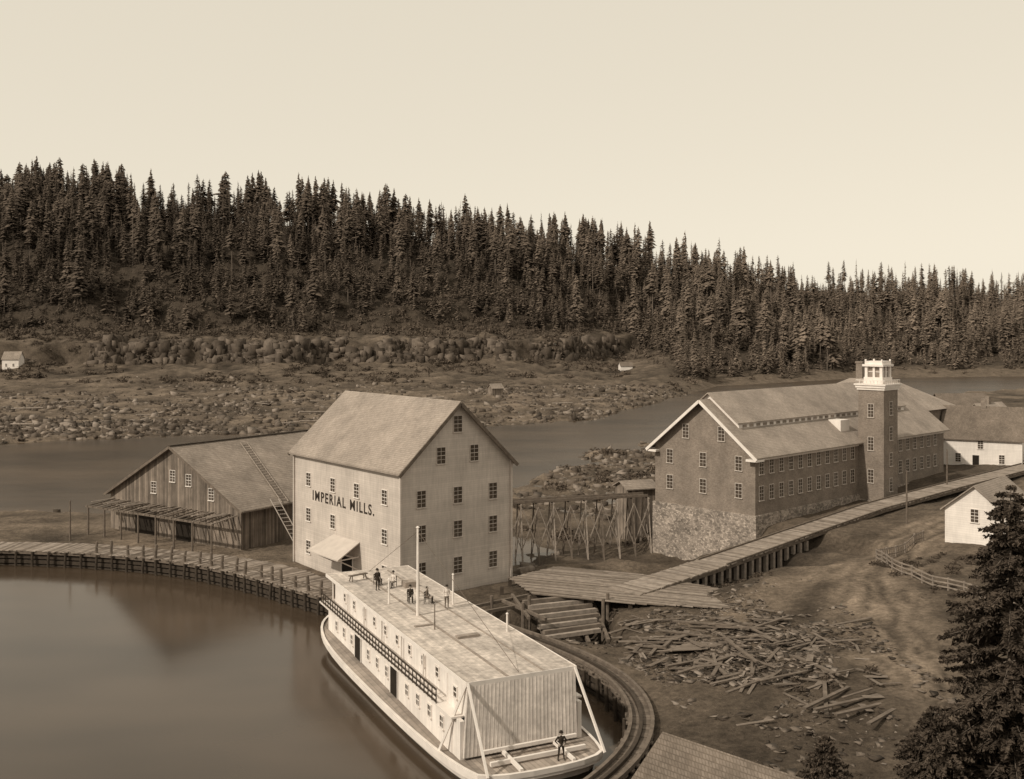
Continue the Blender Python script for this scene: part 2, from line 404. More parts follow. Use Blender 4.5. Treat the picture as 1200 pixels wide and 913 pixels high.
me.vertices.foreach_set('co',nv.astype(np.float32).ravel()); me.materials.clear(); me.materials.append(M['letter']); me.update(); fixn(me)
part('lettering',me,None,mill,label='black painted letters reading IMPERIAL MILLS.')

# ---------------------------------------------------------------- barn warehouse
BR=math.radians(57)
barn=top('warehouse','low weathered board warehouse with broad shingled gable roof on the wharf','warehouse',(-32.2,125.2,1.6),BR)
W,L,h,r=24.6,34,4.9,11.5
part('wall',gwall('x',W,h,r,L),['barn'],barn)
part('roof',roof('x',W,h,r,-.6,L+.3,.7,.2),['barnroof'],barn)
s=(r-h)/(W/2)
for A in(-.7,W+.7):
    b=MB(); z0=h+s*min(A,W-A); b.beam((-.62,A,z0),(-.62,W/2,r+.05),.1,.3)
    part('bargeboard',b,['timber'],barn)
b=MB(); b.beam((-.6,W/2,r+.25),(L+.3,W/2,r+.25),.5,.12)
part('ridge_board',b,['timberd'],barn)
wb=winmesh(.95,1.4,2,4,'glass',fw=.05)
for y,z in((9.3,7.6),(5.2,6.2),(12.3,7.9),(15.9,6.2)): put(wb,'window',barn,(-.01,y,z),R_X)
for y0,y1 in((8.4,11.6),(15.2,19.5)):
    b=MB(); b.box(-.04,0,y0,y1,0,3.4,0); b.box(-.09,-.04,y0-.2,y0,0,3.5,1); b.box(-.09,-.04,y1,y1+.2,0,3.5,1); b.box(-.09,-.04,y0,y1,3.4,3.6,1)
    part('door',b,['dark','timber'],barn)
perg=top('loading_canopy','skeletal timber canopy of poles along the warehouse front','canopy',(-32.2,125.2,1.6),BR)
for i in range(24):
    b=MB(); y=.6+i*1.0; b.beam((-.15,y,4.1+random.uniform(-.05,.05)),(-4.2,y+random.uniform(-.2,.2),3.7),.14,.12)
    part('rafter',b,['timber' if i%3 else 'timberl'],perg)
for x in(-4.0,-2.0):
    b=MB(); b.beam((x,.3,3.62 if x<-3 else 3.8),(x,24.2,3.62 if x<-3 else 3.8),.22,.22); part('beam',b,['timber'],perg)
pm=MB(); pm.tube((0,0,-.3),(0,0,3.5),.13,.12,7); pm=pm.mesh('post',['timber'])
for i in range(8): put(pm,'post',perg,(-4.0,.6+i*3.3,0),0)
for i in range(12):
    b=MB(); y=.6+random.random()*23; b.box(-3.8,-.4,y,y+.25,4.2,4.25+random.random()*.05)
    part('loose_board',b,['timberl'],perg)
def mk_ladder(label,A,B,side,n,w,mat):
    A=Vector(A);B=Vector(B);side=Vector(side).normalized()*w/2
    o=top('ladder',label,'ladder',A); D=B-A
    for sg in(-1,1):
        b=MB(); b.beam(side*sg,D+side*sg,.1,.1); part('rail',b,[mat],o)
    for i in range(1,n): 
        b=MB(); p=D*(i/n); b.beam(p-side,p+side,.07,.06)
        part('rung',b,[mat],o)
def BL(x,y,z):
    c,s_=math.cos(BR),math.sin(BR); return (-32.2+c*x-s_*y,125.2+s_*x+c*y,1.6+z)
dside=(math.cos(BR),math.sin(BR),0)
sb=(11.5-4.9)/12.3
mk_ladder('long roof ladder lying on warehouse shingles',BL(6.6,-.6,4.9-.6*sb+.35),BL(10.7,11.2,4.9+11.2*sb+.3),dside,24,1.1,'timberl')
mk_ladder('wooden ladder leaning against the warehouse eave',BL(6.2,-3.4,0),BL(4.6,-.75,5.6),(.9,.4,0),12,1.0,'awn')

# ---------------------------------------------------------------- wool mill
WR=math.radians(43.5)
wz=3.0
wool=top('woolen_mill','long brick mill on rubble stone base with white trimmed gable roof','mill',(30.05,130,wz),WR)
W,L,h,r=15.7,52.5,9.5,15.7
b=MB(); b.extr([(0,1.85),(W,1.85),(W,h),(W/2,r),(0,h)],'x',0,L); part('wall',b,['brick'],wool)
b=MB(); b.box(-.25,L+.1,-.25,W+.25,-7.5,1.85); part('foundation',b,['stone'],wool)
part('roof',roof('x',W,h,r,-.9,L+.5,.8,.18),['shingle'],wool)
s=(r-h)/(W/2)
for A in(-.8,W+.8):
    b=MB(); z0=h+s*min(A,W-A); b.beam((-.95,A,z0-.1),(-.95,W/2,r-.03),.14,.36)
    c=-1 if A<0 else 1
    b.box(-.9,.8,min(A,A-c*1.6),max(A,A-c*1.6),z0-.3,z0-.02)
    part('bargeboard',b,['trim'],wool)
b=MB(); b.box(-.3,L+.3,-.75,-.12,h-.62,h-.48); b.box(-.2,L+.2,-.12,-.001,h-.95,h-.5)
part('cornice',b,['trim'],wool)
b=MB(); b.box(-.3,L+.3,W+.12,W+.75,h-.62,h-.48); part('cornice',b,['trim'],wool)
lift=.85; half=4.5
def mz(y): return h+s*min(y,W-y)
b=MB(); b.extr([(W/2-half,mz(W/2-half)),(W/2+half,mz(W/2-half)),(W/2+half,mz(W/2-half)+lift),(W/2,r+lift),(W/2-half,mz(W/2-half)+lift)],'x',1.4,46); part('clerestory',b,['trim'],wool)
b=MB()
for sg in(-1,1):
    A=W/2+sg*(half+.2);B=W/2; zA=mz(W/2-half-.2)+lift+.02;zB=r+lift+.02
    b.extr([(A,zA),(B,zB),(B,zB+.14),(A,zA+.14)],'x',.9,46.4)
part('monitor_roof',b,['shingle'],wool)
for i in range(28): b=MB(); b.box(2.2+i*1.55,3.1+i*1.55,W/2-half-.03,W/2-half-.001,mz(W/2-half)+.25,mz(W/2-half)+.6); part('monitor_window',b,['glaze'],wool)
ww=winmesh(.95,1.75,2,4,frame='awn',fw=.07)
for z in(7.75,4.5):
    for i in range(11): put(ww,'window',wool,(1.3+i*2.25,-.01,z),R_Y)
    for i in range(9): put(ww,'window',wool,(31.0+i*2.3,-.01,z),R_Y)
for z in(8.1,4.7):
    for y in(2.4,7.85,13.2): put(ww,'window',wool,(-.01,y,z),R_X)
for y in(5.0,10.6): put(ww,'window',wool,(-.01,y,11.6),R_X)
b=MB(); b.box(22.8,25.2,1.2,4.0,h+.9,h+2.7); part('dormer',b,['trim'],wool)
tower=part('tower',(lambda b:(b.box(25.5,29.5,-3.8,-.005,1.2,16.6),b)[1])(MB()),['brick'],wool,label='square brick stair tower with white cornice and lantern')
b=MB(); b.box(25.35,29.65,-3.95,-.01,-1,1.2); part('tower_foundation',b,['stone'],tower)
b=MB(); b.box(25.35,29.65,-3.95,.15,16.45,16.75); b.box(25.2,29.8,-4.1,.3,16.75,17.1); b.box(25.05,29.95,-4.25,.45,17.1,17.3)
part('cornice',b,['trim'],tower)
b=MB()
cx,cy=27.5,-1.9
for i in range(9):
    for X0,Y0 in((25.3+i*.55,-4.0),(25.3+i*.55,.2),(25.3,-4.0+i*.525),(29.7,-4.0+i*.525)): b.box(X0-.035,X0+.035,Y0-.035,Y0+.035,17.3,17.75)
for X0,X1,Y0,Y1 in((25.25,29.75,-4.05,-3.95),(25.25,29.75,.15,.25),(25.25,25.35,-3.95,.15),(29.65,29.75,-3.95,.15)): b.box(X0,X1,Y0,Y1,17.75,17.83)
part('balustrade',b,['trim'],tower)
b=MB(); q=1.4
b.box(cx-q,cx+q,cy-q,cy+q,17.3,18.2,0)
for sx in(-1,1):
    for sy in(-1,1): b.box(cx+sx*1.1-.2,cx+sx*1.1+.2,cy+sy*1.1-.2,cy+sy*1.1+.2,18.2,19.7,0)
b.box(cx-.95,cx+.95,cy-.95,cy+.95,18.2,19.7,1)
for sx in(-1,1):
    b.box(cx-.16,cx+.16,cy+sx*1.1-.12,cy+sx*1.1+.12,18.2,19.7,0); b.box(cx+sx*1.1-.12,cx+sx*1.1+.12,cy-.16,cy+.16,18.2,19.7,0)
    b.box(cx-.88,cx+.88,cy+sx*1.0-.04,cy+sx*1.0+.04,18.9,19.0,0); b.box(cx+sx*1.0-.04,cx+sx*1.0+.04,cy-.88,cy+.88,18.9,19.0,0)
b.box(cx-1.55,cx+1.55,cy-1.55,cy+1.55,19.7,20.0,0); b.box(cx-1.3,cx+1.3,cy-1.3,cy+1.3,20.0,20.45,0)
for sx in(-1,1):
    for sy in(-1,1): b.box(cx+sx*1.2-.1,cx+sx*1.2+.1,cy+sy*1.2-.1,cy+sy*1.2+.1,20.45,20.7,0)
part('lantern',b,['trim','glaze'],tower)
wt=winmesh(.8,1.8,2,4,frame='awn',fw=.06)
for z in(3.3,6.8,10.4,13.9):
    put(wt,'window',tower,(27.5,-3.81,z),R_Y)
for z in(4.5,9.0,13.6):
    put(wt,'window',tower,(25.49,-1.9,z),R_X)
blk=top('brick_building','brick mill wing with hipped grey shingle roof and chimney','building',(30.05+.7255*53-.688*6,130+.688*53+.7255*6,5),WR)
b=MB(); b.box(0,17,0,22,-2,9.4); part('wall',b,['brick'],blk)
b=MB(); b.add([(-.7,-.7,9.4),(17.7,-.7,9.4),(17.7,22.7,9.4),(-.7,22.7,9.4),(8.5,7,14.2),(8.5,15,14.2)],[(0,1,4),(1,2,5,4),(2,3,5),(3,0,4,5),(3,2,1,0)]); part('roof',b,['shingle'],blk)
b=MB(); b.box(11,12.2,14,15.2,11.5,16.8); b.box(10.9,12.3,13.9,15.3,16.8,17.1); part('chimney',b,['brick'],blk)
for i in range(6): put(ww,'window',blk,(1.6+i*2.7,-.01,6.6),R_Y); put(ww,'window',blk,(1.6+i*2.7,-.01,2.8),R_Y)

# ---------------------------------------------------------------- houses
def house(label,loc,ang,L,W,h,r,wallm='white',roofm='shingled',wins=(),gw=(),chim=False,door=None,o=.4,name='house',cat='house',base=-2,gfar=()):
    H_=top(name,label,cat,loc,ang)
    part('wall',gwall('x',W,h,r,L,base),[wallm],H_)
    part('roof',roof('x',W,h,r,-o,L+o,o,.15),[roofm],H_)
    wmh=winmesh(.8,1.4,fw=.07)
    for x,z in wins: put(wmh,'window',H_,(x,-.01,z),R_Y)
    for y,z in gw: put(wmh,'window',H_,(-.01,y,z),R_X)
    for y,z in gfar: put(wmh,'window',H_,(L+.01,y,z),-R_X)
    if door is not None:
        b=MB(); b.box(door,door+1,-.04,0,0,2.1,0); b.box(door-.12,door,-.07,0,0,2.2,1); b.box(door+1,door+1.12,-.07,0,0,2.2,1); b.box(door,door+1,-.07,0,2.1,2.25,1); part('door',b,['dark','trim'],H_)
    if chim:
        b=MB(); b.box(L*.5-.4,L*.5+.4,W/2-.4,W/2+.4,r-1,r+1.4); part('chimney',b,['brick'],H_)
    return H_
house('white gabled house with dark shingle roof by the mill road',(72,176,5.0),math.radians(-28),12,8,5.0,9.8,wins=[(2.4,1.6),(9,1.6),(5.8,3.9)],door=4.6,chim=True,gfar=[(2.4,1.8),(5.6,1.8),(4,5.6)])
house('small grey roofed board house behind the mill road',(94,205,5),math.radians(35),9,8,4.6,8,'whitev','shingle',wins=[(2,3),(6,3)],gw=[(4,3)],chim=True)
house('low house with weathered dark roof near the river',(99,240,5),math.radians(10),12,8,4.5,7.8,'barn',wins=[(2,3),(6,3)])
house('white gabled shed beside the picket fence',(53.0,113.0,3.9),math.radians(48),10,6.4,4.2,6.8,'white','shingle',gw=[(3.2,3.6)],name='shed',cat='shed')
house('small white farmhouse alone on the far bank',(-252,520,H(-250,523)-.3),math.radians(3),8,7,5,8.5,'white','barnroof',wins=[(2,2),(5.5,2)],name='farmhouse')
house('tiny pale cabin at the forest edge',(62,600,H(62,600)),math.radians(10),7,5,3,5,name='cabin',cat='cabin')
house('small weathered hut among rocks on the far bank',(-8,430,H(-8,430)),math.radians(30),5,4,3,4.6,'barn','barnroof',name='hut',cat='hut')
house('shingle roofed building at the basin edge',(5.6,52.2,1.3),math.radians(-45),14,7.5,3.0,5.4,'barn','shingled',name='outbuilding',cat='building',o=.5)
house('weathered wooden gatehouse at the end of the trestle',(16.5,150,2.5),math.radians(20),4.5,4,2.6,3.4,'barn','barnroof',name='gatehouse',cat='shed',base=-6)

# ---------------------------------------------------------------- wharf
wh=top('wharf','curved timber wharf deck on piles around the basin','wharf')
pts=[Vector((p[0],p[1],0)) for p in BASs]
def resample(P,step):
    out=[P[0].copy()];acc=0
    for a_,b_ in zip(P,P[1:]):
        L_=(b_-a_).length;d=step-acc
        while d<=L_:
            out.append(a_+(b_-a_)*(d/L_)); d+=step
        acc=(acc+L_)%step
    return out
LW=[Vector((-140,125.5,0)),Vector((-80,125,0))]
RP=resample(LW+pts,.42)
def nrm(P,i):
    d=(P[min(i+1,len(P)-1)]-P[max(i-1,0)]).normalized(); return Vector((-d.y,d.x,0))
b=MB()
for i in range(len(RP)-1):
    a0,a1=RP[i],RP[i+1]; n0,n1=nrm(RP,i),nrm(RP,i+1); e=random.uniform(-.15,.15); z=1.82+random.uniform(-.02,.02)
    right=a0.x>-9; width=1.7 if right else float(np.interp(a0.x,[-62,-52,-42,-34,-28,-20,-14,-9],[4.6,4.8,4.6,5.2,5.6,4.6,3.0,1.8]))
    a1=a0+(a1-a0)*.94
    vs=[a0-n0*(.1+e),a1-n1*(.1+e),a1+n1*(width+e),a0+n0*(width+e)]
    vs=[(v.x,v.y,z) for v in vs]+[(v.x,v.y,z-.1) for v in vs]
    b.add(vs,[(0,1,2,3),(7,6,5,4),(0,4,5,1),(1,5,6,2),(2,6,7,3),(3,7,4,0)],random.choice((2,3,3,4)) if right else random.choice((0,0,1,2,3)))
part('deck',b,['pl1','pl2','pl3','pl4','timber'],wh)
R2=resample(LW+pts,1.2)
for k_ in range(4):
    b=MB()
    for i in range(len(R2)-1):
        a0,a1=R2[i],R2[i+1];n0,n1=nrm(R2,i),nrm(R2,i+1)
        o0=.03*k_+(.25 if k_ else 0); z0=1.6-.58*k_
        b.beam((a0.x+n0.x*(.12+o0),a0.y+n0.y*(.12+o0),z0),(a1.x+n1.x*(.12+o0),a1.y+n1.y*(.12+o0),z0),.22,.42)
    part('bulkhead',b,['timberd' if k_ else 'timber'],wh)
R3=[p for p in R2 if p.x>-9 and p.y<100]
for off,zz in((.15,2.0),(.85,1.95),(1.6,2.0)):
    b=MB()
    for i in range(len(R3)-1):
        a0=R3[i]+nrm(R3,i)*off;a1=R3[i+1]+nrm(R3,i+1)*off; b.beam((a0.x,a0.y,zz),(a1.x,a1.y,zz),.24,.24)
    part('kerb_timber',b,['timberd' if off==.85 else 'timber'],wh)
pm=MB(); pm.tube((0,0,-1.8),(0,0,1.72),.17,.15,8); pm=pm.mesh('pile',['timberd'])
R4=resample([Vector((-90,125.1,0))]+pts,2.1)
for i,p in enumerate(R4[:99]):
    n_=nrm(R4,i); u_=random.uniform(.1,.35); o=put(pm,'pile',wh,(p.x-n_.x*u_,p.y-n_.y*u_,0),0); o.rotation_euler=(random.uniform(-.07,.07),random.uniform(-.07,.07),0)
R5=[p for p in resample(pts,2.1) if -50<p.x<-17 and p.y>99]
pm=MB(); pm.tube((0,0,0),(0,0,1.4),.18,.16,8); pm.tube((0,0,1.4),(0,0,1.48),.16,.06,8); pm=pm.mesh('mooring_post',['timber']); fixn(pm)
for i,p in enumerate(R5):
    n_=nrm(R5,i); o=part('mooring_post',pm,None,None,(p.x+n_.x*.3+random.uniform(-.25,.25),p.y+n_.y*.3,1.8)); o['label']='short round timber post along the wharf edge'; o['category']='post'; o['group']='posts along the wharf edge'; o.rotation_euler=(random.uniform(-.09,.09),random.uniform(-.09,.09),0); o.scale=(1,1,random.uniform(.8,1.12))
b=MB()
for i in range(len(R5)-1):
    a0=R5[i]+nrm(R5,i)*.3;a1=R5[i+1]+nrm(R5,i+1)*.3; b.beam((a0.x,a0.y,2.5),(a1.x,a1.y,2.47),.09,.12)
top('guard_rail','single plank guard rail joining the wharf posts','railing',mb=b,mats=['timber'])

# ---------------------------------------------------------------- causeway
cz=top('plank_causeway','raised plank roadway on timber posts beside the brick mill','roadway')
CWD=3.7
C0=[(9.5,102.9,2.62),(20,113.5,3.05),(31,125.2,3.5),(45.5,138.0,4.8),(60,149.5,5.7),(80,165.5,6.7)]
b=MB();bs=[]
for (p0,p1) in zip(C0,C0[1:]):
    p0=Vector(p0);p1=Vector(p1);d=p1-p0;n_=Vector((d.y,-d.x,0)).normalized();k_=int(d.length/.38)
    for i in range(k_):
        a0=p0+d*(i/k_);a1=p0+d*((i+.96)/k_);e=random.uniform(-.12,.12)
        vs=[a0-n_*(.1+e),a0+n_*(CWD+e),a1+n_*(CWD+e),a1-n_*(.1+e)]
        b.add([tuple(v) for v in vs]+[(v.x,v.y,v.z-.12) for v in vs],[(0,1,2,3),(7,6,5,4),(0,4,5,1),(1,5,6,2),(2,6,7,3),(3,7,4,0)],random.choice((0,0,1,2)))
    for off in(.2,CWD-.2): q=MB(); q.beam(p0+n_*off-Vector((0,0,.3)),p1+n_*off-Vector((0,0,.3)),.3,.34); bs.append(q)
    if p0.x>15:
        for off in(CWD-.05,.1): q=MB(); q.beam(p0+n_*off+Vector((0,0,.1)),p1+n_*off+Vector((0,0,.1)),.16,.14); bs.append(q)
part('deck',b,['pl1','pl2','pl3'],cz)
for q in bs: part('stringer',q,['timber'],cz)
pm=MB(); pm.box(-.2,.2,-.2,.2,-4.4,-.45); pm=pm.mesh('post',['timberl']); fixn(pm)
d=Vector((20,20.7,.5)); n_=Vector((20.7,-20,0)).normalized()
for i in range(1,21):
    p=Vector((11,104.5,2.95))+d*(i/19)*1.0
    for off in(CWD-.15,.3): put(pm,'post',cz,p+n_*off,.78)
b=MB()
p=Vector((11,104.5,3)); b.add([p+n_*1.9+Vector((0,0,-.5)),p+d+n_*1.9+Vector((0,0,-.5)),p+d+n_*1.9+Vector((0,0,-5)),p+n_*1.9+Vector((0,0,-5))],[(0,1,2,3)])
part('bulkhead',b,['timberd'],cz)
pf=top('plank_platform','broad weathered plank landing between the two mills','platform')
PP=[(-.2,107.6),(5,112.8),(13,109.5),(22,101.6),(19.8,96.0),(11,97.6),(2.2,101.0)]
def inpoly(x,y,P):
    c=False;n=len(P)
    for i in range(n):
        x0,y0=P[i];x1,y1=P[(i+1)%n]
        if (y0>y)!=(y1>y) and x<(x1-x0)*(y-y0)/(y1-y0)+x0: c=not c
    return c
b=MB(); ang=math.radians(-22); du=Vector((math.cos(ang),math.sin(ang),0)); dv=Vector((-du.y,du.x,0))
for j in range(-60,110):
    run=None
    for i in range(-240,480):
        p=Vector((8,100,0))+du*(i*.09)+dv*(j*.27)
        ins=inpoly(p.x,p.y,PP)
        if ins and run is None: run=p
        if (not ins) and run is not None:
            mid=run+(p-run)*random.uniform(.3,.7); a_=run-du*random.uniform(0,.35); c_=p+du*random.uniform(0,.35)
            for a0,a1 in((a_,mid),(mid,c_)):
                if (a1-a0).length>.3: b.beam((a0.x,a0.y,2.5+random.uniform(-.02,.02)),(a1.x,a1.y,2.5+random.uniform(-.02,.02)),.25,.08,random.choice((0,0,1,2)))
            run=None
part('deck',b,['pl1','pl4','pl3'],pf)
for x_,y_ in PP+[(15,97.2),(7,99.6),(4.5,100.4),(-1,104)]:
    b=MB(); b.box(-.18,.18,-.18,.18,-3,2.4); part('post',b,['timberd'],pf,(x_,y_+.35,0))
cr=top('timber_crib','stepped timber crib of stacked beams at the sluice','crib')
for i in range(8):
    b=MB(); y=99.0-i*.95; x0=1.2+i*.28+random.uniform(-.3,.3); z=2.25-i*.2
    b.beam((x0,y,z),(x0+6.4-i*.2,y+2.4,z),.42,.34); part('beam',b,['timberl' if i%2 else 'pl3'],cr)
for i in range(4):
    b=MB(); b.beam((2.0+i*1.9,99.6+i*.7,1.75),(3.2+i*1.8,91.4+i*.75,.2),.3,.35); part('sleeper',b,['timber'],cr)
for x0,y0,x1,y1 in((-3.6,96.8,1.6,101.4),(-2.6,95.0,.8,97.6),(0.0,101.2,1.5,93.4),(-1,99.2,3,93)):
    b=MB(); b.beam((x0,y0,2.4),(x1,y1,2.3),.26,.26); part('stay',b,['timber'],cr)
for x_,y_ in((-.3,93.0),(1.0,95.6),(1.6,98.2),(-1.9,98.1),(8.4,97.0),(9.0,99.0)):
    b=MB(); b.tube((x_,y_,-1.6),(x_,y_,3.1),.18,.16,7); part('post',b,['timber'],cr)

# ---------------------------------------------------------------- trestle
tr=top('trestle_bridge','spindly timber trestle carrying a flume to the brick mill','trestle')
A=Vector((-12,136,5.0));B=Vector((18.2,143.4,5.4));d=B-A;n_=Vector((-d.y,d.x,0)).normalized()
for o_ in(-.9,.9):
    b=MB(); b.beam(A+n_*o_,B+n_*o_,.12,.34); part('side_beam',b,['timber'],tr)
b=MB(); b.beam(A-Vector((0,0,.15)),B-Vector((0,0,.15)),1.8,.1)
part('flume',b,['timber'],tr)
nb=14
for i in range(nb+1):
    p=A+d*(i/nb); b=MB(); zb=min(H(p.x,p.y),0)-.6-p.z; P=lambda o,z:(p.x+n_.x*o,p.y+n_.y*o,p.z+z)
    b.beam(P(-.9,-.3),P(-2.3,zb),.15,.15); b.beam(P(.9,-.3),P(2.3,zb),.15,.15)
    b.beam(P(-1.4,-.35),P(1.4,-.35),.14,.14); b.beam(P(-1.1,-1),P(2.1,zb+.3),.09,.09); b.beam(P(1.1,-1),P(-2.1,zb+.3),.09,.09)
    part('bent',b,['timberl' if i%2==0 else 'timber'],tr)
for i in range(nb):
    p=A+d*(i/nb)-n_*1.5;q=A+d*((i+1)/nb)-n_*1.5
    for a_,c_ in((4.5,-1),(-1,4.5)):
        b=MB(); b.beam((p.x,p.y,a_),(q.x,q.y,c_),.1,.1); part('brace',b,['timberl'],tr)

# ---------------------------------------------------------------- steamboat
SR=math.radians(25.46); SO=(-2.8,65.8,0)
boat=top('steamboat','white sternwheel steamboat with long plank roof deck moored in the basin','boat',SO,SR)
def SL(x,y,z=0):
    c,s_=math.cos(SR),math.sin(SR); return Vector((SO[0]+c*x-s_*y,SO[1]+s_*x+c*y,z))
OL=[(-.3,-3.9),(7.7,-3.9),(8.5,-1.5),(9.0,3),(9.2,10),(9.2,24),(8.7,29),(7.0,32.5),(3.7,35),(0.3,33.2),(-1.4,30),(-1.9,24),(-1.9,10),(-1.6,3),(-1.1,-1.5)]
OL=chaikin(OL,2)
def ring(ins,z,sl=0): 
    out=[]
    for x_,y_ in OL:
        v=Vector((x_-3.7,(y_-14)*.3)); v=v.normalized()*ins
        out.append((x_-v.x*1.0,y_-v.y*(1.0),z+.9*max(0,(y_-20)/15)**2))
    return out
def loft(b,A_,B_,mi):
    n=len(A_); b.add(A_+B_,[(i,(i+1)%n,n+(i+1)%n,n+i) for i in range(n)],mi)
b=MB(); loft(b,ring(0,1.2),ring(0,.82),0); loft(b,ring(0,.82),ring(.45,.78),1); loft(b,ring(.45,.78),ring(.6,.2),0); loft(b,ring(.6,.2),ring(.9,-.9),1)
part('hull',b,['hull','hulld'],boat)
b=MB(); n=len(OL); b.add(ring(.02,1.19),[tuple(range(n))]); part('deck',b,['deckx'],boat)
b=MB(); loft(b,ring(-.05,1.34),ring(-.05,1.02),0); loft(b,ring(-.05,1.34),ring(.18,1.34),0); part('guard_rail',b,['hull'],boat)
b=MB(); b.box(-.65,8.05,1.0,29.5,1.2,3.6); part('lower_cabin',b,['whitev'],boat)
b=MB(); b.box(.1,7.3,1.2,30,3.72,5.75); part('upper_cabin',b,['whitev'],boat)
b=MB(); b.box(-.95,8.35,.3,31.4,3.6,3.72); part('gallery_deck',b,['hull'],boat)
b=MB(); b.box(-.15,7.6,-.25,32,5.78,5.92,0); b.box(-.2,-.15,-.25,32,5.68,5.95,1); b.box(7.6,7.65,-.25,32,5.68,5.95,1); b.box(-.2,7.65,-.3,-.25,5.68,5.95,1); b.box(-.2,7.65,32,32.05,5.68,5.95,1)
part('roof_deck',b,['boatroof','trim'],boat)
for sx in(-.9,8.3):
    b=MB()
    b.box(sx-.03,sx+.03,3.0,31,4.56,4.68); b.box(sx-.03,sx+.03,3.0,31,4.14,4.24); b.box(sx-.03,sx+.03,3.0,31,3.78,3.90)
    for i in range(39): y=3.0+i*.735; b.box(sx-.03,sx+.03,y,y+.06,3.72,4.56)
    part('gallery_railing',b,['timberd'],boat)
pm=MB(); pm.box(-.05,.05,-.05,.05,3.72,5.75); pm=pm.mesh('stanchion',['trim']); fixn(pm)
for i in range(7): put(pm,'stanchion',boat,(-.1,3.0+i*4.5,0 ),0)
wb1=winmesh(.55,.75,2,2,'glass'); wb2=winmesh(.5,.65,1,2,'glass')
for i in range(12):
    y=2.6+i*2.2
    if i in(4,8): continue
    put(wb1,'window',boat,(-.66,y,2.65),R_X)
for i in range(10): put(wb2,'window',boat,(.09,2.6+i*2.7,4.95),R_X)
for y0 in(11.2,20.0):
    b=MB(); b.box(-.7,-.651,y0,y0+1.5,1.2,3.3,0); b.box(-.73,-.7,y0-.1,y0,1.2,3.4,1); b.box(-.73,-.7,y0+1.5,y0+1.6,1.2,3.4,1); part('door',b,['dark','trim'],boat)
b=MB(); b.box(-.12,.2,-.2,3.2,3.72,5.7); part('aft_side_wall',b,['whitev'],boat)
put(wb2,'window',boat,(-.13,1.6,4.8),R_X)
b=MB(); b.add([(-.45,-.5,1.35),(7.6,-.5,1.35),(7.55,-.3,5.7),(-.1,-.3,5.7),(-.45,-.35,1.35),(7.6,-.35,1.35),(7.55,-.1,5.7),(-.1,-.1,5.7)],[(0,1,2,3),(7,6,5,4),(0,4,5,1),(1,5,6,2),(2,6,7,3),(3,7,4,0)])
for i in range(30):
    f_=i/29; b.beam((-.4+7.95*f_,-.505,1.4),(-.05+7.55*f_,-.305,5.65),.06,.02)
part('wheelhouse_panel',b,['panel'],boat,label='vertical board panel closing the stern wheel housing')
b=MB(); b.box(-.6,-.3,-.3,1.0,1.2,3.6); part('wheelhouse_side',b,['whitev'],boat)
b=MB(); b.box(7.7,8.0,-.3,1.0,1.2,3.6); part('wheelhouse_side',b,['whitev'],boat)
for a0,a1 in(((-.1,-.3,5.9),(-.2,-3.6,1.3)),((7.5,-.3,5.9),(8.0,-3.3,1.3)),((-.1,-.2,5.9),(-1.3,1.5,1.3)),((7.5,-.2,5.7),(8.7,3,1.3))):
    b=MB(); b.beam(a0,a1,.14,.14); part('brace',b,['trim'],boat)
for a0,a1,h_ in(((.6,-1.0,1.75),(7.2,-1.0,1.75),.2),((.6,-2.2,1.45),(7.2,-2.2,1.45),.25),((2,-.6,1.6),(2,-3.7,1.4),.2),((5.6,-.6,1.6),(5.6,-3.7,1.4),.2)):
    b=MB(); b.beam(a0,a1,.2,h_); part('stern_framing',b,['trim'],boat)
def pole(x,y,hh,r0=.09,mat='trim'):
    b=MB(); b.tube((x,y,5.9),(x,y,5.9+hh),r0,r0*.7,8); b.tube((x,y,5.9+hh),(x,y,5.9+hh+.1),r0*1.3,.03,8); part('pole',b,[mat],boat)
pole(2.5,15.6,6.8,.13); pole(6.2,17.5,2.4); pole(1.6,19.8,2.0); pole(4.6,21.0,2.3,.06,'timber'); pole(2.3,11.5,1.8,.05,'timber'); pole(6.9,8.8,1.3)
for e in((3.7,31.5,5.9),(3.7,.2,5.9)):
    b=MB(); b.beam((2.5,15.6,12.4),e,.025,.025); part('stay_wire',b,['timber'],boat)
for q in((1.2,2.6,12.6,12.9,5.92,6.0),(2.9,4.6,8.5,9.0,5.92,6.1),(4.5,5.5,24,25,5.92,6.4)):
    b=MB(); b.box(*q); part('hatch',b,['timberl'],boat)
for q in((2.6,2.8),(5.2,5.35)):
    b=MB(); b.box(q[0],q[1],-.2,31,5.925,5.96); part('roof_batten',b,['timberl'],boat)

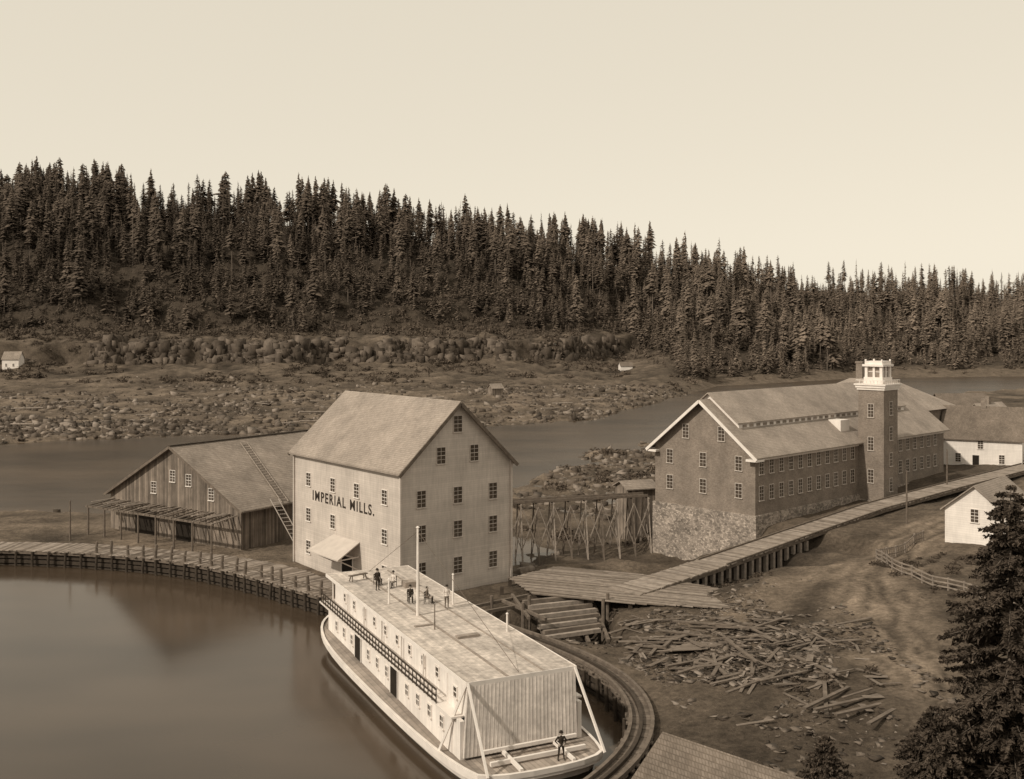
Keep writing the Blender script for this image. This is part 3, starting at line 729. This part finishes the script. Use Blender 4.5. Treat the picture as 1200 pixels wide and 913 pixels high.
# ---------------------------------------------------------------- people
def person(label,loc,ang,pose,top_m='coat',leg_m='coat',hat=True,sc=1.0):
    J={}
    if pose=='sit':
        pz=.52; T=pz-.95; hip=.1
        J=dict(kn=(.13,-.43,.50),an=(.13,-.42,.09),toe=(.15,-.6,.05),el=(.25,-.02,1.15+T),wr=(.15,-.28,.95+T))
    elif pose=='akimbo':
        T=0; J=dict(kn=(.15,-.03,.5),an=(.19,.02,.09),toe=(.22,-.15,.04),el=(.36,.08,1.16),wr=(.2,-.04,1.0))
    else:
        T=0; J=dict(kn=(.11,-.02,.5),an=(.12,.02,.09),toe=(.14,-.15,.04),el=(.25,.04,1.14),wr=(.25,-.06,.88))
    b=MB()
    def seg(a,c,r0,r1): b.tube(a,c,r0,r1,10); b.sphere(a,r0); b.sphere(c,r1)
    z=lambda q:q+T
    b.sphere((0,0,z(.95)),.155,(1.05,.8,.9)); b.sphere((0,0,z(1.1)),.14,(1.05,.78,1.2)); b.sphere((0,0,z(1.3)),.17,(1.08,.75,1.15)); b.sphere((0,.01,z(1.42)),.1,(1.9,.85,.6))
    seg((0,0,z(1.42)),(0,-.01,z(1.54)),.06,.052)
    b.sphere((0,-.015,z(1.64)),.098,(.8,.97,1.18),n=14,m=10); b.sphere((0,-.11,z(1.63)),.018,(.8,1.1,1.3)); b.sphere((0,-.07,z(1.56)),.045,(.9,.9,.7))
    hands=[]
    for s_ in(-1,1):
        m=lambda q:(q[0]*s_,q[1],q[2])
        seg((s_*.1,0,z(.93)),m(J['kn']),.095,.062); seg(m(J['kn']),m(J['an']),.062,.042); seg(m(J['an']),m(J['toe']),.045,.035); b.sphere(((J['an'][0])*s_,J['an'][1]+.03,.05),.045)
        b.sphere((s_*.078,-.01,z(1.63)),.02,(.5,1,1.5))
        seg((s_*.19,0,z(1.43)),m(J['el']),.062,.045); seg(m(J['el']),m(J['wr']),.043,.03)
        w=Vector(m(J['wr'])); dd=(w-Vector(m(J['el']))).normalized()
        sd=dd.cross(Vector((s_,0,0))); 
        if sd.length<.2: sd=dd.cross(Vector((0,0,1)))
        sd.normalize(); pc=w+dd*.05; seg(w+dd*.01,w+dd*.07,.028,.03); hands.append(pc)
        for i_ in range(4):
            o=sd*((i_-1.5)*.021); ln=(.075,.085,.08,.062)[i_]; p0=w+dd*.08+o; p1=p0+dd*ln*.55+Vector((-s_*.006,-.008,0)); p2=p1+dd*ln*.4+Vector((-s_*.012,-.018,0))
            seg(p0-dd*.02,p1,.0095,.009); seg(p1,p2,.009,.0075)
        seg(w+dd*.03+sd*-.025,w+dd*.075+sd*-.055,.012,.009)
    me=b.mesh('body',['coat']); o=bpy.data.objects.new('tmpb',me); COL.objects.link(o)
    md=o.modifiers.new('r','REMESH'); md.mode='VOXEL'; md.voxel_size=.0105; md.use_smooth_shade=True
    ms=o.modifiers.new('s','SMOOTH'); ms.factor=.5; ms.iterations=2
    bpy.context.view_layer.update()
    me2=bpy.data.meshes.new_from_object(o.evaluated_get(bpy.context.evaluated_depsgraph_get())); bpy.data.objects.remove(o)
    me2.materials.clear()
    for q in(M[top_m],M[leg_m],M['skin']): me2.materials.append(q)
    mi=[]
    for p in me2.polygons:
        c=p.center; k_=0
        if c.z>z(1.525): k_=2
        elif min((c-hh).length for hh in hands)<.1 and c.z<z(1.25): k_=2
        elif c.z<z(.93) and abs(c.x)<.24 and not(pose=='sit' and c.z>.62): k_=1
        mi.append(k_)
    me2.polygons.foreach_set('material_index',mi); me2.name='person'
    o=bpy.data.objects.new('person',me2); COL.objects.link(o); o.location=loc; o.rotation_euler=(0,0,ang); o.scale=(sc,sc,sc)
    o['label']=label;o['category']='person'
    if hat:
        b=MB(); b.tube((0,-.01,z(1.715)),(0,-.01,z(1.725)),.15,.15,16); b.tube((0,0,z(1.725)),(0,0,z(1.83)),.092,.082,14); part('hat',b,['coat'],o)
    else:
        b=MB(); b.sphere((0,.012,z(1.68)),.1,(.86,1.0,1.0),n=12,m=8); part('hair',b,['coat'],o)
    for s_ in(-1,1): b=MB(); b.sphere((s_*.03,-.105,z(1.66)),.011); part('eye',b,['dark'],o)
    return o
def chair(loc,ang):
    o=top('chair','plain wooden chair standing on the roof deck','chair',loc,ang,group='chairs on the boat roof')
    b=MB(); b.box(-.22,.22,-.24,.2,.42,.46); part('seat',b,['timberd'],o)
    for x_ in(-.2,.2):
        for y_ in(-.21,.18):
            b=MB(); b.box(x_-.02,x_+.02,y_-.02,y_+.02,0,.42 if y_<0 else .92); part('leg',b,['timberd'],o)
    b=MB(); b.box(-.2,.2,.17,.2,.6,.67); b.box(-.2,.2,.17,.2,.8,.9); part('backrest',b,['timberd'],o)
Z0=5.96
def seat(x,y,ang,label,tm='coat',lm='coat',hat=True):
    p=SL(x,y,Z0); chair(p,ang); person(label,p,ang,'sit',tm,lm,hat)
person('man in pale coat and dark hat standing on the roof deck',SL(5.3,16.6,Z0),.3,'stand','shirt','coatl')
seat(2.7,26.2,.9,'man in dark suit seated on a chair facing the water')
seat(3.7,24.8,-.5,'seated man in white shirt on the roof deck','shirt','coat')
person('man in dark suit standing with hands at his sides',SL(2.1,24.2,Z0),.6,'stand')
seat(3.3,19.5,.2,'man in dark coat seated beside the mast')
seat(4.4,18.6,1.4,'bareheaded seated man in grey clothes','coatl','coat',False)
person('man in dark coat with hands on hips at the stern deck',SL(5.1,-2.9,1.2),.2,'akimbo')
o=top('bench','low wooden bench on the boat roof','bench',SL(1.7,28.4,Z0),SR+.3)
b=MB(); b.box(-.9,.9,-.2,.2,.45,.52); part('seat',b,['timber'],o)
for x_ in(-.75,.75):
    for y_ in(-.2,.2): b=MB(); b.beam((x_,y_*1.3,0),(x_*.9,y_*.5,.45),.07,.07); part('leg',b,['timber'],o)

# ---------------------------------------------------------------- fence
fm=MB(); fm.box(-.07,.07,-.07,.07,0,1.25); 
post=fm.mesh('post',['pl1']); fixn(post)
def fence(pts,label,pick=True):
    for p0,p1 in zip(pts,pts[1:]):
        d=Vector(p1)-Vector(p0);L_=d.length;o=top('fence',label,'fence',(p0[0],p0[1],0),math.atan2(d.y,d.x),group='weathered board fences')
        n=int(L_/2.2)+1
        c,s_=d.x/L_,d.y/L_
        zz=[H(p0[0]+c*L_*i/n,p0[1]+s_*L_*i/n) for i in range(n+1)]
        for i in range(n+1): put(post,'post',o,(L_*i/n,0,zz[i]-.05),0)
        for hh in(.4,1.05) if pick else (.3,.7,1.1):
            b=MB()
            for i in range(n): b.beam((L_*i/n,-.09,zz[i]+hh),(L_*(i+1)/n,-.09,zz[i+1]+hh),.04,.13)
            part('rail',b,['pl1'],o)
        if pick:
            m=int(L_/.4)
            for j in range(m):
                x_=L_*j/m; z_=np.interp(x_,[L_*i/n for i in range(n+1)],zz); t_=random.uniform(-.05,.05)
                b=MB(); b.box(x_,x_+.12,-.15,-.12,z_+.08,z_+1.15+t_); part('picket',b,['pl1'],o)
fence([(38.8,112),(46.5,119)],'weathered picket fence along the dirt road')
fence([(38.8,112),(38.3,106),(39.6,99),(42.5,92),(49,84)],'weathered rail fence curving beside the dirt road',False)
for x_,y_,hh in((48,128,6.5),(-55,131,5.0),(62,150,6)):
    z_=max(H(x_,y_),1.6); b=MB(); b.tube((x_,y_,z_-.2),(x_,y_,z_+hh),.12,.08,7); top('pole','bare upright timber pole','pole',mb=b,mats=['timber'])

# ---------------------------------------------------------------- lumber
pl=[]
for w_,l_,t_,mt in((.22,2.6,.05,'pl3'),(.16,1.8,.04,'timber'),(.28,4.2,.08,'pl4'),(.16,1.2,.04,'pl1'),(.18,2.8,.06,'timber'),(.34,2.0,.04,'pl4'),(.5,1.5,.03,'pl3'),(.28,5.4,.12,'timber')):
    b=MB(); b.box(-l_/2,l_/2,-w_/2,w_/2,0,t_); me=b.mesh('plank',[mt]); fixn(me); pl.append(me)
def plank(x,y,z,a,rx=0,ry=0,m=None,sc=1):
    o=bpy.data.objects.new('plank',m or random.choice(pl)); COL.objects.link(o); o.location=(x,y,z); o.rotation_euler=Euler((rx,ry,a)); o.scale=(sc,1,1)
    o['label']='weathered sawn plank lying in the lumber yard'; o['category']='plank'; o['group']='planks scattered over the yard'
cnt=0
for cx_,cy_,n_,sx_,sy_,aa in((13.0,86,48,3.6,2.6,.4),(19,90,28,4.5,2,-.3),(15,80,24,3.5,2.5,.9),(23,84,26,4.5,2.5,.2),(24,75,18,5.5,4,.6),(13,93,12,4,2,.3),(19,76,12,6,3,1),(20,85,28,14,13,.3)):
    for i in range(n_):
        x_=cx_+random.gauss(0,sx_*.5);y_=cy_+random.gauss(0,sy_*.5)
        if float(basin_sd(np.array([x_]),np.array([y_]))[0])<4.2 or x_>29.5: continue
        plank(x_,y_,H(x_,y_)+.03+random.random()**2*.35,aa+random.gauss(0,.8),random.uniform(-.1,.1),random.uniform(-.1,.1)); cnt+=1
for i in range(14):
    plank(13.4+.2*i+random.uniform(-.1,.1),83.6+.16*i,H(14,84)+.25+random.random()*.1,.95+2.2+random.gauss(0,.06),0,.05,pl[0],random.uniform(1.2,1.6))
for i in range(4): plank(21.5+i*1.1,71.8-i*.9,H(23,71)+.2,.75+random.uniform(-.3,.3),0,0,pl[7],1.1)
def boxes_stuff(n,fn,s0,s1,name,mats,flat=.35,pw=4):
    vs=[];fs=[];mi=[]
    base=np.array([(-1,-1,-1),(1,-1,-1),(1,1,-1),(-1,1,-1),(-1,-1,1),(1,-1,1),(1,1,1),(-1,1,1)],float)
    T=np.array([(0,2,1),(0,3,2),(4,5,6),(4,6,7),(0,1,5),(0,5,4),(1,2,6),(1,6,5),(2,3,7),(2,7,6),(3,0,4),(3,4,7)])
    P=fn(n); n=len(P); 
    for i in range(n):
        s=s0+(s1-s0)*rng.random()**pw
        v=base*(1+rng.uniform(-.55,.3,(8,3))); v=v*np.array([1,rng.uniform(.3,1),rng.uniform(flat*.5,flat*1.6)])*s*.5
        a=rng.uniform(0,6.28);c,s_=math.cos(a),math.sin(a); tl=rng.uniform(-.4,.4) if flat<1 else 0
        v=np.stack([v[:,0]*c-v[:,1]*s_,v[:,0]*s_+v[:,1]*c,v[:,2]+v[:,0]*tl],-1)+P[i]
        vs.append(v);fs.append(T+8*i);mi.append(np.full(12,rng.integers(len(mats))))
    me=tris_mesh(name,np.concatenate(vs),np.concatenate(fs),np.concatenate(mi),mats)
    o=bpy.data.objects.new(name,me); COL.objects.link(o); o['kind']='stuff'; return o
def yard(n):
    x_=rng.normal(18,7.5,n);y_=rng.normal(84,10,n); ok=(basin_sd(x_,y_)>3.5)&(x_<30)&(fbm(x_*.15,y_*.15,3,73)>.38); x_=x_[ok];y_=y_[ok]
    return np.stack([x_,y_,hgt(x_,y_)+.02],-1)
o=boxes_stuff(11000,yard,.06,.9,'wood_debris',['timber','pl3','timberd','pl4','timberd','pl1'],.1); o['label']='splintered wood scraps and chips littering the yard'; o['category']='debris'
M['rock2']=plain('rock_dark',.07,.5,.3,bump=.4);M['rock3']=plain('rock_pale',.22,.4,.3,bump=.4)
def farrocks(n):
    b_=rng.uniform(-.58,.2,n); y_=rng.uniform(265,500,n); x_=b_*y_
    z,_,f,ff=hgt(x_,y_,True)
    pr=np.exp(-np.clip(f,0,1)/.13)*1.1*(.3+1.5*(fbm(x_*.03,y_*.09,3,3)>.47))
    ok=(z>-3.4)&(f>-.03)&(rng.random(n)<pr); return np.stack([x_,y_,z-.1],-1)[ok]
o=boxes_stuff(64000,farrocks,.35,2.8,'shore_rocks',['rock','rock','rock2','rock2','rock3'],.6); o['label']='jumbled boulders and rubble along the far river bank'; o['category']='rocks'
def bluff(n):
    b_=rng.uniform(-.6,.15,n); y_=rng.uniform(470,680,n); x_=b_*y_
    z,_,f,ff=hgt(x_,y_,True)
    ok=(np.abs(ff-.507-.0)<.011)&(fbm(x_*.02,y_*.02,3,71)>.40); return np.stack([x_,y_,z-1.0],-1)[ok]
o=boxes_stuff(70000,bluff,1.4,6.5,'rock_bluff',['rock','rock2','rock2'],1.0,1.8); o['label']='dark broken rock bluffs on the far slope'; o['category']='rocks'
def nearrocks(n):
    x_=rng.uniform(-110,60,n); y_=rng.uniform(125,300,n)
    z,_,_,_=hgt(x_,y_,True); Yn=np.interp(x_,NX,NY)
    p=(x_-30)*.7255+(y_-130)*.688;q=-(x_-30)*.688+(y_-130)*.7255
    okw=~((p>-1)&(q<16.5)&(q>-20))&~((x_<-8)&(y_<150))
    dn=Yn-y_; ok=(z>-3.6)&okw&(dn<95)&((x_>-8)|(dn<14))&(fbm(x_*.07,y_*.07,3,72)>.4); return np.stack([x_,y_,z-.1],-1)[ok]
o=boxes_stuff(22000,nearrocks,.25,2.0,'bank_rocks',['rock','rock','rock2','rock3'],.6); o['label']='tumbled grey boulders on the near river bank'; o['category']='rocks'
lg=MB(); lg.tube((-6,0,0),(6,0,0),.34,.24,7); lg=lg.mesh('drift_log',['pl2'])
for i in range(36):
    b_=random.uniform(-.47,.12);y_=random.uniform(300,420);x_=b_*y_
    z_,_,f_,_=hgt(np.array([x_]),np.array([y_]),True)
    if f_[0]<.01 or f_[0]>.3: continue
    o=bpy.data.objects.new('drift_log',lg); COL.objects.link(o); o.location=(x_,y_,z_[0]+.6); s=random.uniform(.35,1.0); o.scale=(s,s,s); o.rotation_euler=(0,random.uniform(-.08,.08),random.gauss(0,.6))
    o['label']='bleached drift log stranded among the shore rocks'; o['category']='log'; o['group']='drift logs on the far bank'

# ---------------------------------------------------------------- trees
def conifer(seed,wh=24,nb=7,rmax=.13,z0=.3,droop=.35,fill=1.0,dense=2):
    r_=np.random.default_rng(seed); vs=[];fs=[];mi=[]
    n=5
    for zz,rr in((0,.010),(.55,.007),(.985,.0015)):
        for i in range(n): vs.append((rr*math.cos(6.283*i/n),rr*math.sin(6.283*i/n),zz))
    for k_ in range(2):
        for i in range(n):
            a,b_,c,d=k_*n+i,k_*n+(i+1)%n,(k_+1)*n+(i+1)%n,(k_+1)*n+i; fs+=[(a,b_,c),(a,c,d)];mi+=[1,1]
    lop=r_.uniform(0,6.28); pw=r_.uniform(.5,.9); md=1
    for w in range(wh):
        u=w/(wh-1); z=z0+(1-z0)*u**.95
        if w%3==0: md=r_.uniform(.65,1.25)
        R=rmax*((1-u)**pw*.92+.04)*md*r_.uniform(.85,1.15)
        if u<.15: R*=.5+u*3.3
        for k_ in range(nb):
            if r_.random()>fill: continue
            a=r_.uniform(0,6.28); L=R*r_.uniform(.5,1.25)*(1+.25*math.cos(a-lop)); zz=z+r_.uniform(-.02,.02)
            ca,sa=math.cos(a),math.sin(a); wd=L*r_.uniform(.18,.34); dz=-L*droop*r_.uniform(.3,1.6)
            i0=len(vs)
            vs+=[(0,0,zz+.006),(ca*L*.55-sa*wd,sa*L*.55+ca*wd,zz+dz*.6-.006),(ca*L,sa*L,zz+dz),(ca*L*.55+sa*wd,sa*L*.55-ca*wd,zz+dz*.6-.006),(ca*L*.6,sa*L*.6,zz+dz*.35+.008)]
            fs+=[(i0,i0+1,i0+4),(i0+1,i0+2,i0+4),(i0+2,i0+3,i0+4),(i0+3,i0,i0+4)] if dense==2 else [(i0,i0+1,i0+2),(i0,i0+2,i0+3)]
            mi+=[0]*(4 if dense==2 else 2)
    return np.array(vs),np.array(fs),np.array(mi)
hi=[conifer(100+i,38,10,random.uniform(.12,.19),random.choice((.05,.12,.3,.45)),fill=.88) for i in range(9)]
young=[conifer(200+i,24,13,random.uniform(.22,.32),.02,fill=.95) for i in range(4)]
lo=[conifer(300+i,27,8,random.uniform(.12,.19),random.choice((.05,.2,.4)),dense=1) for i in range(9)]
loy=[conifer(400+i,15,8,random.uniform(.24,.36),.02,dense=1) for i in range(4)]
snag=conifer(500,5,3,.05,.5,fill=.6)
def split(T,name):
    out=[]
    for k_ in(1,0):
        V_,F_,m_=T; F2=F_[m_==k_]; u,inv=np.unique(F2,return_inverse=True)
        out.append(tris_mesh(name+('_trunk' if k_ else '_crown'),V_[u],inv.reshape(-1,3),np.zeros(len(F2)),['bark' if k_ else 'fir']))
    return out
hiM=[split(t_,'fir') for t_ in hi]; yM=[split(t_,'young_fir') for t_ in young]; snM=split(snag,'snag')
n=120000
b_=rng.uniform(-.6,.6,n); y_=np.sqrt(rng.uniform(480**2,1140**2,n)); x_=b_*y_
z,tn,f,ff=hgt(x_,y_,True)
wr=sm(b_,.09,.19); cut=.62*(1-wr)+.05*wr
edge=(fbm(x_*.02,y_*.02,4,21)-.47)
acc=ff+edge*.26>cut
acc&=f<1.12
dens=np.where(f<1,.15,.085)
edge2=fbm(x_*.03,y_*.03,3,33)
keep=acc&(rng.random(n)<dens*np.clip(.1+1.9*edge2,.2,1.7))&(z>-1.5)
keep|=(~acc)&(ff>.40)&(rng.random(n)<.007)&(z>0)
low_=(~acc)&(rng.random(n)<.05)&(ff>cut-.09)&(z>0); keep|=low_
X,Yv,Z,FF,B_,AC=x_[keep],y_[keep],z[keep],ff[keep],b_[keep],acc[keep]
up=sm(FF,.66,.84)*(1-sm(B_,.1,.2))+sm(B_,.1,.2)*(.35+.4*sm(FF,.1,.5))
mixn=fbm(X*.015,Yv*.015,3,44)
tall=(rng.random(len(X))<np.clip(up*.85-.16+(mixn-.47)*1.5,.03,.8))&AC
hgts=np.where(tall,18+26*rng.random(len(X))**1.6*(.6+.8*mixn),rng.uniform(5,19,len(X)))
hgts=np.where(~AC&(B_<.15),hgts*.5,hgts)
hgts=hgts*(1-.12*sm(B_,.12,.3))
vis=(np.abs(B_)<.49)
order=np.argsort(-(hgts/Yv*vis))
NI=290
for j in order[:NI]:
    dead=random.random()<.05
    pair=snM if dead else (random.choice(hiM) if tall[j] else random.choice(yM))
    o=bpy.data.objects.new('fir_tree',None); COL.objects.link(o); o.location=(X[j],Yv[j],Z[j]-.4)
    s=hgts[j]; w_=s*random.uniform(.8,1.25); o.scale=(w_,w_,s); o.rotation_euler=(0,random.uniform(-.03,.03),random.uniform(0,6.28))
    o['label']='bare dead fir snag standing among the forest' if dead else ('tall dark fir tree on the forested hillside' if tall[j] else 'young bushy fir on the hillside slope'); o['category']='tree'; o['group']='firs on the far hillside'
    for nm,m_ in zip(('trunk','crown'),pair):
        c=bpy.data.objects.new(nm,m_); COL.objects.link(c); c.parent=o
VS=[];FS=[];MI=[];off=0
for j in order[NI:]:
    V_,F_,m_=(lo if tall[j] else loy)[rng.integers(9 if tall[j] else 4)]
    s=hgts[j];w_=s*rng.uniform(.8,1.25);a=rng.uniform(0,6.28);c,sn=math.cos(a),math.sin(a)
    v=np.stack([(V_[:,0]*c-V_[:,1]*sn)*w_+X[j],(V_[:,0]*sn+V_[:,1]*c)*w_+Yv[j],V_[:,2]*s+Z[j]-.4],-1)
    VS.append(v);FS.append(F_+off);MI.append(m_);off+=len(V_)
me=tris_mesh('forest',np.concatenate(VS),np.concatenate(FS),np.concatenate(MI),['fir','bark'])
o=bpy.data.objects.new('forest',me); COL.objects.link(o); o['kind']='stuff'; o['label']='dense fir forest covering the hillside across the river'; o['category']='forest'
print('TREES',len(X),'PLANKS',cnt)
def tuft(seed,nn=70,sz=.16):
    r_=np.random.default_rng(seed); vs=[];fs=[]
    for i in range(nn):
        d=r_.normal(size=3); d/=np.linalg.norm(d); d[2]=abs(d[2]); p=d*r_.uniform(.3,1)*np.array([1,1,.8]); q=r_.normal(size=(3,3))*sz
        i0=len(vs); vs+=[tuple(p+q[0]),tuple(p+q[1]),tuple(p+q[2])]; fs.append((i0,i0+1,i0+2))
    return np.array(vs),np.array(fs)
tf=[tuft(i) for i in range(5)]; tfn=[tuft(50+i,3000,.032) for i in range(3)]
def bushes(P,S,name,mat,label,T=None):
    T=T or tf; VS=[];FS=[];off=0
    for p,s in zip(P,S):
        V_,F_=T[rng.integers(len(T))]; a=rng.uniform(0,6.28);c,sn=math.cos(a),math.sin(a); hz=rng.uniform(.8,1.3)
        VS.append(np.stack([(V_[:,0]*c-V_[:,1]*sn)*s*1.3+p[0],(V_[:,0]*sn+V_[:,1]*c)*s*1.3+p[1],V_[:,2]*s*hz+p[2]],-1));FS.append(F_+off);off+=len(V_)
    F_=np.concatenate(FS); me=tris_mesh(name,np.concatenate(VS),F_,np.zeros(len(F_)),[mat])
    o=bpy.data.objects.new(name,me); COL.objects.link(o); o['kind']='stuff';o['label']=label;o['category']='bushes'
n=38000; b_=rng.uniform(-.6,.5,n);y_=rng.uniform(330,860,n);x_=b_*y_; z,_,f,ff=hgt(x_,y_,True)
pr=np.clip((ff-.25)*1.9,.0,.85)*((fbm(x_*.03,y_*.05,3,60)>.47)|(ff>.56))
pr=np.where(b_>.15,.12*(f>.02)*(f<.3),pr)
ok=(z>-1.5)&(rng.random(n)<pr)&(ff<.8)
bushes(np.stack([x_,y_,z-.3],-1)[ok],.5+2.8*rng.random(ok.sum())**2.2,'hillside_scrub','bush','low scrub bushes over the rocky slope')
n=2600; x_=rng.uniform(-12,60,n);y_=rng.uniform(122,290,n); z=hgt(x_,y_); Yn=np.interp(x_,NX,NY)
p=(x_-30)*.7255+(y_-130)*.688;q=-(x_-30)*.688+(y_-130)*.7255
ok=(z>-2.5)&~((p>-2)&(q<18))&(y_<Yn)&(fbm(x_*.06,y_*.06,3,61)>.45)
bushes(np.stack([x_,y_,z],-1)[ok],rng.uniform(.3,1.5,ok.sum()),'bank_bushes','bush','small bushes on the near river bank')
n=1300; x_=rng.uniform(20,60,n);y_=rng.uniform(56,112,n); ok=((fbm(x_*.12,y_*.12,3,62)>.50)|(y_<62))&(abs(x_-32)>5)
x_=x_[ok];y_=y_[ok]; bushes(np.stack([x_,y_,hgt(x_,y_)],-1),rng.uniform(.12,.55,len(x_)),'near_weeds','firnear','weeds and low brush on the bare slope')
P=[];S=[]
for i in range(34):
    x_=random.uniform(17,31);y_=random.uniform(50,57); P.append((x_,y_,H(x_,y_)-.3)); S.append(random.uniform(.6,1.5)+max(0,(x_-20)*.13))
for x_,y_,s in((27,58,2.6),(29,60,2.8),(31,63,2.6),(25,57,2.0),(30,56,3.2)): P.append((x_,y_,H(x_,y_)-.2)); S.append(s)
bushes(P,S,'near_shrubbery','firnear','dense leafy shrubs at the foot of the slope',tfn)
def nearfir(label,x,y,hh,rr,seed,wh=46,nb=10,z0=.05):
    r_=np.random.default_rng(seed); vs=[];fs=[]
    tb=MB(); tb.tube((0,0,-1),(0,0,hh*.6),.28*hh/17,.13*hh/17,9); tb.tube((0,0,hh*.6),(0,0,hh),.13*hh/17,.02,7)
    lb=MB(); md=1
    for w in range(wh):
        u=w/(wh-1); z=hh*(z0+(1-z0)*u)
        if w%3==0: md=r_.uniform(.75,1.15)
        for k_ in range(nb):
            a=r_.uniform(0,6.28); L=rr*((1-u)**.62*.95+.04)*r_.uniform(.5,1.15)*md
            ca,sa=math.cos(a),math.sin(a); dz=-L*.22+L*.18*r_.uniform(-1,1)
            if L>.6: lb.tube((0,0,z),(ca*L*.85,sa*L*.85,z+dz*.8),.05,.012,4)
            ns=int(L*34)+5
            for i in range(ns):
                t_=r_.uniform(.12,1)**.8; px,py,pz=ca*L*t_,sa*L*t_,z+dz*t_
                sp_=.36*(1.15-t_)*L**.5+.06
                a2=a+r_.choice((-1,1))*r_.uniform(.3,1.5); ll=(sp_*r_.uniform(.6,1.4)+.08)*.75; wd=.015+.015*r_.random()
                c2,s2=math.cos(a2),math.sin(a2); dr=-ll*r_.uniform(-.5,.9)
                for q in(0,1):
                    i0=len(vs); ww_=wd*(1 if q==0 else .6); off=r_.uniform(-.14,.14,3)
                    vs+=[(px,py,pz),(px+c2*ll*.5-s2*ww_+off[0],py+s2*ll*.5+c2*ww_,pz+dr*.4+off[2]),(px+c2*ll,py+s2*ll,pz+dr),(px+c2*ll*.5+s2*ww_,py+s2*ll*.5-c2*ww_+off[1],pz+dr*.4)]
                    fs+=[(i0,i0+1,i0+2),(i0,i0+2,i0+3)]
    o=top('fir_tree',label,'tree',(x,y,H(x,y)))
    part('trunk',tb,['bark'],o); part('limb',lb,['bark'],o)
    me=tris_mesh('crown',np.array(vs),np.array(fs),np.zeros(len(fs)),['firnear']); part('crown',me,None,o)
nearfir('dark full fir tree close by on the slope',26.3,55.5,17.2,6.0,1)
nearfir('dark young fir beside the taller tree',29.8,53.5,14,5.3,2,38)
nearfir('small young fir at the edge of the yard',16.4,55.0,4.8,2.3,3,22,10)
nearfir('small bushy fir at the foot of the slope',21.5,53.5,6.5,3.4,4,26,10)

# ---------------------------------------------------------------- light
SD=Vector((-.72,-.58,.72)).normalized()
sun=bpy.data.lights.new('sun','SUN'); sun.energy=3.1; sun.angle=math.radians(1.5); sun.color=(1,.905,.76)
so=bpy.data.objects.new('sun',sun); COL.objects.link(so); so.rotation_euler=SD.to_track_quat('Z','Y').to_euler()
wd=bpy.data.worlds.new('World'); scene.world=wd; wd.use_nodes=True; nt=wd.node_tree; bg=nt.nodes['Background']
sk=nt.nodes.new('ShaderNodeTexSky'); sk.sky_type='NISHITA'; sk.sun_disc=False; sk.sun_elevation=math.asin(SD.z); sk.sun_rotation=math.atan2(SD.x,SD.y)
bw=nt.nodes.new('ShaderNodeRGBToBW'); nt.links.new(sk.outputs[0],bw.inputs[0])
m1=nt.nodes.new('ShaderNodeMath'); m1.operation='MULTIPLY_ADD'; nt.links.new(bw.outputs[0],m1.inputs[0]); m1.inputs[1].default_value=.35; m1.inputs[2].default_value=6.8
vm=nt.nodes.new('ShaderNodeVectorMath'); vm.operation='SCALE'; vm.inputs[0].default_value=(1,.908,.74); nt.links.new(m1.outputs[0],vm.inputs['Scale'])
nt.links.new(vm.outputs[0],bg.inputs['Color']); bg.inputs['Strength'].default_value=.1

cam=bpy.data.cameras.new('camera'); co_=bpy.data.objects.new('camera',cam); COL.objects.link(co_)
co_.location=(0,0,28); co_.rotation_euler=(math.pi/2,0,0); cam.lens=37; cam.sensor_width=36; cam.shift_y=-.0596; cam.clip_end=9000; cam.clip_start=.5
scene.camera=co_
